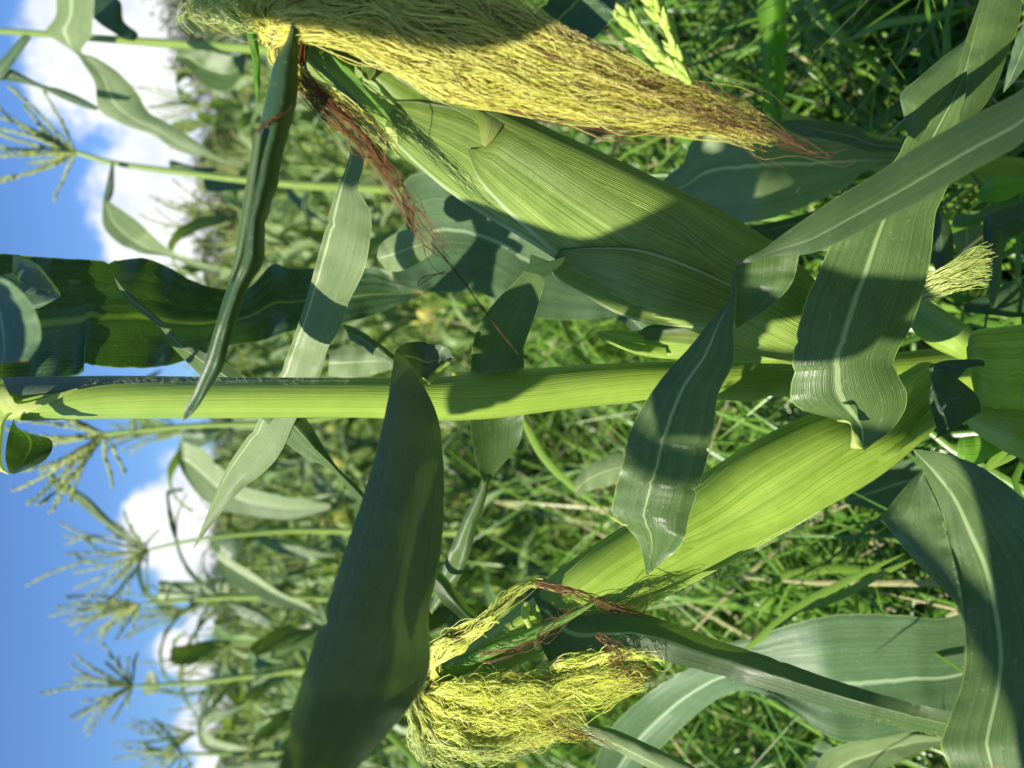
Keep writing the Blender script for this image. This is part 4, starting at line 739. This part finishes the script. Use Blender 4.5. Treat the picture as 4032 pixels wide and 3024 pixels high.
ribo('leaf', 'leaf_pale', plantB, [(1300, 1380), (1380, 1365), (1480, 1370), (1560, 1400)], [(1290, 1480), (1370, 1490), (1450, 1480), (1560, 1450)], .8, bulge=.005, n=24, mr=.5)
# L4 long narrow leaf behind the stalk
mb = MB()
rib(mb, [(449, 1090), (510, 1150), (570, 1200), (640, 1265), (720, 1340), (810, 1392), (880, 1425), (968, 1481), (1090, 1560), (1202, 1645), (1270, 1750), (1330, 1840), (1408, 1915), (1500, 2010), (1600, 2110), (1690, 2205), (1768, 2284), (1838, 2379), (1908, 2450), (1960, 2520)],
    [(449, 1092), (480, 1160), (520, 1205), (580, 1250), (640, 1300), (690, 1380), (750, 1440), (791, 1480), (900, 1560), (1025, 1645), (1110, 1730), (1200, 1800), (1300, 1850), (1390, 1950), (1480, 2060), (1600, 2220), (1692, 2312), (1743, 2373), (1806, 2430), (1857, 2500), (1900, 2560)],
    [.46, .50, .56, .57, .55], [.46, .50, .56, .56, .54], fold=.006, mr=.45, n=90, m=13, wave=.003)
mb.build('leaf', M['leaf'], plantB)['label'] = 'long narrow leaf crossing behind the stalk'
# small pale leaf, and a shaded leaf with white midrib beneath the lower ear
ribo('leaf', 'leaf_pale', plantB, [(2262, 1900), (2300, 1850), (2380, 1800), (2458, 1785)], [(2270, 1960), (2330, 1930), (2400, 1910), (2440, 1890)], .85, bulge=.005, n=20)
ribo('leaf', 'leaf_blue', plantG, [(3322, 1968), (3420, 1900), (3520, 1830), (3600, 1800), (3700, 1760)], [(3330, 1985), (3400, 2000), (3500, 2020), (3600, 2020), (3700, 1990)], .85, fold=-.006, mr=.4, n=26)
# low dark leaves in the right corner
plantD = thing('corn_plant', (P(4200, 900, 1.1)[0], .55, 0), 'shaded low corn plant at the lower right with a glowing yellow green leaf', 'corn plant')
pd = P(4100, 900, .75); mb = MB(); tube(mb, np.linspace([pd[0], pd[1], 0], pd, 10), [.014, .012], 14); mb.build('stalk', M['sheath'], plantD)
ribo('leaf', 'young', plantD, [(3850, 785), (3860, 740), (3900, 690), (3960, 690), (4060, 700)], [(3852, 790), (3900, 795), (3950, 792), (4000, 770), (4060, 740)], .62, bulge=.008, mr=1.4, n=24)['label'] = 'small glowing yellow green leaf'
ribo('leaf', 'leaf_dark', plantD, [(3690, 810), (3670, 880), (3665, 960), (3680, 1060), (3720, 1100)], [(3700, 812), (3740, 880), (3755, 960), (3750, 1060), (3730, 1100)], .60, bulge=.01, mr=1.4, n=24)
ribo('leaf', 'leaf_dark', plantD, [(4060, 780), (3950, 820), (3880, 850), (3870, 920), (3890, 1050)], [(4080, 900), (4020, 920), (3960, 950), (3930, 1030), (3920, 1100)], .58, bulge=.008, mr=1.4, n=24)
ribo('leaf', 'leaf', plantD, [(3900, 1050), (3895, 1120), (3895, 1180), (3905, 1210)], [(3950, 900), (3945, 1050), (3940, 1120), (3910, 1210)], .56, bulge=.004, mr=1.4, n=24)
ribo('leaf', 'leaf_pale', plantD, [(3760, 840), (3745, 900), (3760, 980), (3790, 1010)], [(3860, 830), (3870, 900), (3850, 980), (3830, 1020)], .8, bulge=.004, mr=.5, n=24)
ribo('leaf', 'leaf_blue', plantD, [(3950, 360), (3970, 260), (4000, 150), (4050, 60)], [(3952, 365), (4010, 300), (4060, 220), (4090, 100)], .55, bulge=.003, mr=.5, n=24)
ribo('leaf', 'leaf_dark', plantD, [(3800, 1230), (3900, 1240), (4000, 1250), (4100, 1240)], [(3790, 1200), (3900, 1150), (4000, 1100), (4100, 1080)], .66, bulge=.006, mr=1.4, n=24)

# ------------------------------------------------------------------ middle-distance plants against the sky
def mid_plant(label, path, Yw, rpx, seed, tas=None, leaves=(), low=4, gl=None):
    """stalk traced from the photo, continued upright to the ground"""
    r = np.random.default_rng(seed); c = cr([(x, y, dY(x, Yw)) for x, y in path], 40); pts = np.array([P(*q) for q in c])
    base = pts[-1].copy(); base[2] = 0; root = thing('corn_plant', base, label, 'corn plant')
    lowp = np.linspace(pts[-1], base, 14)[1:]; rr_ = np.interp(np.linspace(0, 1, 40), np.linspace(0, 1, len(rpx)), rpx)/FPX*Yw
    allp = np.vstack([pts, lowp]); allr = np.concatenate([rr_, np.linspace(rr_[-1], .013, 13)])
    mb = MB(); tube(mb, allp, allr, 12)
    mb.build('stalk', M['stem'], root)
    if tas: px_tassel('tassel', root, tas[0], tas[1], dY(tas[0][0], Yw), r, dj=.05, **(tas[2] if len(tas) > 2 else {}))
    for args in leaves:
        m_, A, B, k = args; ribo('leaf', m_, root, A, B, **k)
    for k in range(low):
        z = .35+.22*k+r.normal(0, .04)
        if z > pts[-1][2]+.1: break
        G, UV, UV2 = leaf_mesh(np.array([base[0], base[1], z]), (k % 2)*math.pi+r.normal(0, .5)+(gl or 0), r.uniform(.5, .7), .07, R(60), R(115), seed*9+k); mb = MB(); mb.grid(G, UV, UV2); mb.build('leaf', M['leaf_far'], root)
    return root
r = np.random.default_rng(3)
Y1 = 1.55
mid_plant('corn plant in the sky at the right edge with one big bent pale leaf', [(-250, 108), (0, 123), (120, 130), (519, 161), (962, 190), (1300, 215), (1900, 240)], Y1, [9, 11, 17, 20, 22], 51, None,
  [('leaf_pale', [(220, -30), (218, 65), (177, 120), (209, 152), (297, 209), (329, 253), (373, 329), (392, 437), (506, 500), (601, 532), (696, 595), (810, 620), (981, 671)], [(372, -30), (367, 70), (361, 139), (320, 203), (380, 228), (468, 285), (538, 361), (582, 437), (633, 468), (760, 544), (835, 601), (981, 671)], dict(dA=[1.25, 1.27, 1.3, 1.32], dB=[1.24, 1.30, 1.32], bulge=.006, fold=-.006, mr=.4, n=60, wave=.005)),
   ('leaf_dark', [(367, 70), (400, 100), (443, 127), (490, 155), (525, 162)], [(372, -30), (470, 0), (487, 82), (544, 133), (528, 163)], dict(dA=1.32, dB=1.34, bulge=.004, mr=1.4, n=24)),
   ('leaf_blue', [(-60, 250), (0, 234), (82, 145), (110, 135)], [(-40, 330), (12, 304), (82, 209), (125, 148)], dict(dA=1.24, bulge=.005, n=20)),
   ('leaf_dark', [(-60, 280), (0, 285), (44, 272), (158, 329), (253, 354), (330, 390), (392, 424)], [(-60, 310), (0, 316), (70, 325), (158, 348), (253, 392), (320, 420), (380, 437)], dict(dA=1.25, bulge=.004, n=30)),
   ('leaf', [(700, 200), (740, 190), (830, 205), (920, 220), (970, 205)], [(690, 240), (735, 260), (800, 330), (890, 360), (960, 290)], dict(dA=1.5, fold=-.01, bulge=0, n=24)),
   ], gl=.8)
mid_plant('corn plant on the right with a spreading brownish tassel against blue sky', [(300, 600), (440, 640), (660, 672), (980, 710), (1300, 735), (1900, 760)], 1.75, [8, 12, 18, 19], 52,
  ((300, 605), [(-60, 610), (-80, 700), (-60, 560), (-50, 500), (40, 345), (0, 430), (-40, 450), (10, 510), (175, 360), (100, 420), (60, 470), (215, 785), (120, 640), (30, 590), (150, 480), (-80, 740)]),
  [('leaf_dark', [(440, 630), (425, 700), (412, 760), (405, 790)], [(448, 645), (450, 700), (446, 760), (430, 795)], dict(dA=1.55, bulge=.01, mr=1.4, n=20)),
   ('leaf_pale', [(405, 790), (405, 886), (456, 950), (538, 994), (665, 1013), (760, 1050), (900, 1075)], [(430, 795), (538, 867), (614, 937), (684, 994), (791, 1032), (850, 1050), (905, 1078)], dict(dA=[1.55, 1.5, 1.5, 1.55], fold=-.008, mr=.4, n=40, wave=.004)),
   ('leaf_dark', [(800, 700), (900, 700), (960, 690), (985, 660)], [(810, 770), (900, 750), (960, 745), (985, 720)], dict(dA=1.7, bulge=.01, n=20)),
   ('leaf_dark', [(670, 670), (672, 630), (760, 655), (860, 660)], [(675, 680), (760, 680), (830, 680), (862, 664)], dict(dA=1.72, bulge=.01, n=20)),
   ], gl=1.4)
mid_plant('corn plant just left of the stalk with a tassel partly hidden behind it', [(411, 1709), (540, 1695), (760, 1676), (1000, 1668), (1200, 1655), (1420, 1620), (1700, 1580), (2100, 1545), (2600, 1500)], 1.45, [8, 12, 15, 18], 53,
  ((411, 1709), [(30, 1690), (60, 1650), (60, 1930), (120, 1980), (155, 1985), (205, 2005), (90, 1760), (150, 1720), (250, 1900), (280, 1960), (330, 1810), (445, 1905), (485, 1850), (200, 1620), (120, 1600), (180, 1850), (230, 1740), (100, 1850)]),
  [('leaf', [(200, 1860), (270, 1910), (350, 1960), (430, 2040), (510, 2110), (572, 2150)], [(185, 1900), (250, 1940), (330, 2000), (400, 2060), (490, 2120), (570, 2160)], dict(dA=1.6, bulge=.006, mr=.4, n=34)),
   ('leaf', [(508, 1650), (508, 1700), (512, 1705)], [(538, 1650), (538, 1695), (535, 1700)], dict(dA=1.3, bulge=.002, n=10)),
   ('leaf_dark', [(715, 1705), (740, 1690), (800, 1690), (860, 1700)], [(720, 1740), (780, 1760), (830, 1740), (870, 1705)], dict(dA=1.5, bulge=.006, n=20)),
   ('leaf_pale', [(700, 1805), (715, 1720), (780, 1745), (870, 1840), (960, 1915), (1100, 1950), (1300, 1985)], [(705, 1830), (730, 1880), (790, 1960), (880, 2010), (1000, 2035), (1150, 2045), (1300, 2005)], dict(dA=1.55, fold=-.01, mr=.5, n=34)),
   ], gl=2.0)
mid_plant('corn plant left of centre whose tassel fans out over a white cloud', [(589, 2164), (690, 2140), (842, 2115), (1000, 2100), (1228, 2088), (1700, 2100)], 2.3, [5, 8, 12, 14], 54,
  ((585, 2166), [(115, 2300), (240, 2060), (255, 2110), (265, 2140), (300, 2190), (400, 2040), (490, 2020), (430, 2080), (300, 2310), (340, 2350), (385, 2360), (420, 2370), (470, 2340), (500, 2330), (585, 2350), (330, 2120), (270, 2180), (300, 2250), (450, 2290)]),
  [('leaf_dark', [(690, 2140), (665, 2060), (655, 1970), (660, 1930), (720, 1920)], [(700, 2130), (690, 2060), (670, 1980), (672, 1945), (725, 1935)], dict(dA=2.2, bulge=.004, n=30)),
   ('leaf_dark', [(842, 2105), (880, 2090), (930, 2110), (950, 2130)], [(845, 2150), (870, 2230), (910, 2270), (955, 2180)], dict(dA=2.25, bulge=.01, n=20)),
   ('leaf_pale', [(860, 2170), (900, 2200), (1000, 2260), (1100, 2330), (1200, 2380), (1260, 2420)], [(850, 2250), (900, 2290), (960, 2330), (1060, 2370), (1150, 2400), (1255, 2425)], dict(dA=2.1, fold=-.02, mr=.3, n=40)),
   ('leaf', [(1000, 2100), (1080, 2120), (1200, 2140), (1320, 2180)], [(1000, 2115), (1080, 2170), (1200, 2200), (1320, 2190)], dict(dA=2.2, bulge=.01, n=24)),
   ], gl=1.0)
mid_plant('corn plant left with a dense upright tassel and a folded flag leaf', [(557, 2379), (640, 2370), (886, 2352), (1100, 2350), (1400, 2360)], 2.4, [5, 9, 12, 13], 55,
  ((550, 2380), [(200, 2425), (270, 2350), (290, 2370), (280, 2460), (300, 2490), (390, 2530), (395, 2500), (460, 2510), (520, 2500), (350, 2400), (330, 2440), (420, 2470), (300, 2400), (290, 2420), (480, 2470), (230, 2390), (340, 2520), (420, 2350), (260, 2440)]),
  [('leaf_pale', [(625, 2285), (640, 2285), (760, 2290), (900, 2290)], [(622, 2378), (660, 2378), (790, 2350), (900, 2330)], dict(dA=2.3, bulge=.01, mr=.7, n=30)),
   ('leaf_pale', [(930, 2300), (1000, 2300), (1100, 2330), (1220, 2380)], [(960, 2350), (1050, 2380), (1150, 2400), (1225, 2400)], dict(dA=2.3, fold=-.01, n=24)),
   ('leaf_dark', [(905, 2370), (980, 2380), (1040, 2410), (1080, 2450)], [(900, 2380), (940, 2420), (1000, 2450), (1075, 2460)], dict(dA=2.35, bulge=.01, n=24)),
   ], gl=2.2)
mid_plant('corn plant at far left with a slim open tassel above a drooping leaf', [(525, 2702), (640, 2696), (830, 2680), (1030, 2655), (1203, 2635), (1500, 2620)], 2.3, [5, 9, 14, 15], 56,
  ((520, 2703), [(172, 2730), (300, 2580), (285, 2620), (300, 2670), (410, 2540), (465, 2590), (505, 2595), (540, 2575), (290, 2820), (300, 2835), (335, 2870), (350, 2890), (500, 2780), (400, 2790), (310, 2700), (260, 2690), (350, 2620), (420, 2610), (330, 2760), (440, 2840)]),
  [('leaf', [(560, 2735), (580, 2650), (605, 2645), (632, 2700)], [(555, 2735), (600, 2735), (620, 2720), (634, 2710)], dict(dA=2.2, bulge=.004, n=16)),
   ('leaf_dark', [(620, 2710), (700, 2725), (790, 2722)], [(618, 2725), (700, 2738), (788, 2726)], dict(dA=2.25, bulge=.004, n=16)),
   ('leaf_dark', [(815, 2690), (800, 2760), (780, 2830), (775, 2880)], [(835, 2690), (825, 2760), (815, 2800), (790, 2885)], dict(dA=2.2, bulge=.006, n=20)),
   ('leaf', [(780, 2880), (810, 2810), (900, 2790), (970, 2770)], [(790, 2885), (830, 2850), (910, 2815), (975, 2775)], dict(dA=2.2, bulge=.006, n=20)),
   ], gl=.4)
mid_plant('corn plant in the lower left corner with a small leaning tassel', [(728, 2968), (800, 2968), (950, 2965), (1101, 2961), (1400, 2960)], 2.4, [5, 9, 12], 57,
  ((720, 2968), [(448, 2992), (490, 2945), (590, 2865), (630, 2860), (560, 2930), (540, 3050), (640, 3060), (700, 3070), (550, 2990), (620, 3040), (750, 3020)]),
  [('leaf_pale', [(775, 2880), (790, 2940), (830, 2960), (900, 2980), (1000, 2980)], [(800, 2870), (850, 2910), (920, 2930), (1000, 2950), (1050, 2975)], dict(dA=2.3, fold=-.01, n=24)),
   ('leaf', [(830, 3060), (900, 3010), (1000, 2990), (1100, 2990)], [(900, 3100), (1000, 3060), (1100, 3040), (1150, 3000)], dict(dA=2.2, bulge=.01, n=24)),
   ], gl=1.9)
mid_plant('short corn plant at the left with a bushy yellow tassel', [(1110, 2850), (1200, 2850), (1400, 2850), (1700, 2850)], 3.0, [5, 8, 10], 58,
  ((1110, 2850), [(930, 2800), (920, 2860), (940, 2910), (960, 2930), (960, 2770), (900, 2830), (950, 2880), (990, 2760), (1000, 2930), (920, 2890), (1000, 2800)], dict(size=.014, step=.008)), [], gl=.2)

# ------------------------------------------------------------------ single grass blades one can pick out
def gblade(label, pts, w_, m='young'):
    c = cr(pts, 24); p = np.array([P(*q) for q in c])[None]; t = np.linspace(0, 1, 24); d = p[0, -1]-p[0, 0]; vd = p[0, 12]-CAM; s = np.cross(d, vd); s /= np.linalg.norm(s)
    mb = MB(); blades(mb, p, (w_*(np.minimum(1, .5+t*3))*(1-t**4))[None]+.0003, s[None], np.array([.62]), .15); tag(mb.build('grass_blade', M['grass']), label, 'grass blade', 'single bright grass blades')
gblade('bright grass blade slanting below the right-hand leaf', [(3545, 370, 1.0), (3440, 250, .98), (3340, 170, .96), (3230, 80, .95), (3150, -40, .95)][::-1], .010)
gblade('pale lit grass blade lying across the shaded grass at right', [(3345, 155, .95), (3480, 95, .92), (3700, 60, .9), (3870, 22, .9)], .009)
gblade('grass blade running up toward the right edge', [(3100, 125, 1.0), (3240, 90, 1.0), (3340, 30, 1.0), (3480, -30, 1.0)], .008)
gblade('kinked grass blade below the lime husk', [(3470, 2245, .9), (3300, 2240, .9), (3180, 2250, .9), (3045, 2290, .9), (3050, 2350, .88), (3000, 2400, .88), (2975, 2455, .88)], .011)
gblade('long grass blade rising to the big corner leaf', [(2940, 2555, .72), (3150, 2390, .72), (3350, 2280, .72), (3560, 2180, .72)], .008)
gblade('grass blade with a silvery sheen beside the big corner leaf', [(3160, 2400, .74), (3320, 2340, .74), (3450, 2270, .74), (3600, 2200, .74)], .008)
gblade('curved thin grass blade behind the stalk', [(2050, 1640, .95), (2140, 1800, .95), (2260, 1920, .95), (2420, 2040, .95)], .009)
gblade('light grass blade near the low bright leaf', [(3880, 1850, .5), (3940, 1790, .5), (4060, 1690, .5)], .005)
gblade('second light grass blade near the low bright leaf', [(3870, 1848, .5), (3960, 1810, .5), (4060, 1760, .5)], .004)
gblade('grass blade crossing the dark gap under the silk', [(1500, 2860, 1.0), (1600, 2960, 1.0), (1690, 3060, 1.0)], .008)

# dry anthers dropped on the leaves
def anther(label, x, y, d, a, L=.0045):
    mb = MB(); c = P(x, y, d); v = P(x+math.cos(a)*20, y+math.sin(a)*20, d)-c; v = v/np.linalg.norm(v)*L
    tube(mb, [c-v*.5, c-v*.45, c-v*.2, c+v*.2, c+v*.45, c+v*.5], [.0001, .0005, .0007, .0007, .0005, .0001], 8); tag(mb.build('anther', M['anther']), label, 'dry anther', 'dry anthers on the leaves')
anther('straw coloured anther lying on the small dark leaf', 3715, 1605, .408, -.9)
anther('straw coloured anther on the grey blue leaf at right', 3142, 748, .635, -.9, .006)

# ------------------------------------------------------------------ unseen plants added beside and behind the camera to throw shade into view
def caster(A, B, d, D, root, m_='leaf', **k):
    mb = MB(); G = rib(mb, A, B, d, n=40, m=11, wave=.003, bulge=.004, **k); off = tosun*D
    mb.v = [v+off for v in mb.v]; return mb.build('leaf', M[m_], root)  # added blocker leaf: outline of the wanted shadow, moved out of view towards the sun
plantShade, _ = stem_plant(-.62, -.22, 2.0, 'added unseen corn plant left of the camera, its leaves shaped to cast shadows', 61)
caster([(1870, 735), (2000, 715), (2200, 775), (2400, 832), (2560, 775), (2750, 740), (3000, 860), (3300, 960), (3700, 1060)], [(1880, 740), (1960, 940), (2140, 1110), (2430, 1280), (2650, 1310), (2900, 1330), (3200, 1350), (3450, 1300), (3705, 1080)], .42, .55, plantShade)
caster([(1700, 1660), (1570, 1790), (1460, 1900), (1330, 2050), (1230, 2300), (1130, 2600), (1050, 2900)], [(1710, 1650), (1800, 1760), (1830, 2000), (1800, 2250), (1780, 2420), (1780, 2700), (1500, 3000)], [.39, .37, .34, .31, .29, .26, .24], .42, plantShade)
caster([(2980, 900), (2700, 1080), (2580, 1300), (2520, 1500), (2600, 1720)], [(2990, 910), (2960, 1150), (2900, 1400), (2880, 1600), (2790, 1730)], .38, .45, plantShade)
caster([(3350, 1760), (3500, 1850), (3750, 1960), (3850, 2150), (3900, 2400), (4000, 2750), (4050, 3050)], [(3400, 1650), (3700, 1750), (4000, 1850), (4250, 2050), (4350, 2400), (4380, 2750), (4300, 3050)], .34, .45, plantShade)
caster([(100, 960), (230, 1080), (300, 1220), (260, 1400), (120, 1530)], [(-200, 900), (-520, 1050), (-620, 1250), (-520, 1450), (-100, 1600)], .29, .36, plantShade, dB=.32)
BG_ = 'unseen corn plants added behind the camera for shade'
r = np.random.default_rng(91)
for i, x in enumerate(np.arange(-3.0, .9, .33)):  # added row, never in view, put here to shade the near grass
    o = copy_tree(protos[i % 6]); o['label'] = 'unseen corn plant added behind the viewer to shade the grass'; o['group'] = BG_
    o.location = (x+r.normal(0, .04), -.72+r.normal(0, .08), 0); o.rotation_euler = (0, 0, r.uniform(0, 6.28)); o.scale = (.95, .95, .95)

caster([(1700, 1420), (1900, 1400), (2100, 1390), (2300, 1390), (2430, 1410)], [(1710, 1700), (1900, 1680), (2050, 1630), (2200, 1570), (2435, 1415)], .46, .42, plantShade)
caster([(2200, 1000), (2100, 1050), (1880, 1200), (1820, 1400), (1830, 1570)], [(2210, 1010), (2190, 1150), (2140, 1300), (2080, 1450), (1960, 1580)], .46, .36, plantShade)


caster([(500, -300), (1200, -320), (1700, -300), (2000, -200), (2250, 0)], [(700, 60), (1300, 110), (1743, 155), (2000, 170), (2260, 60)], .345, .42, plantShade)
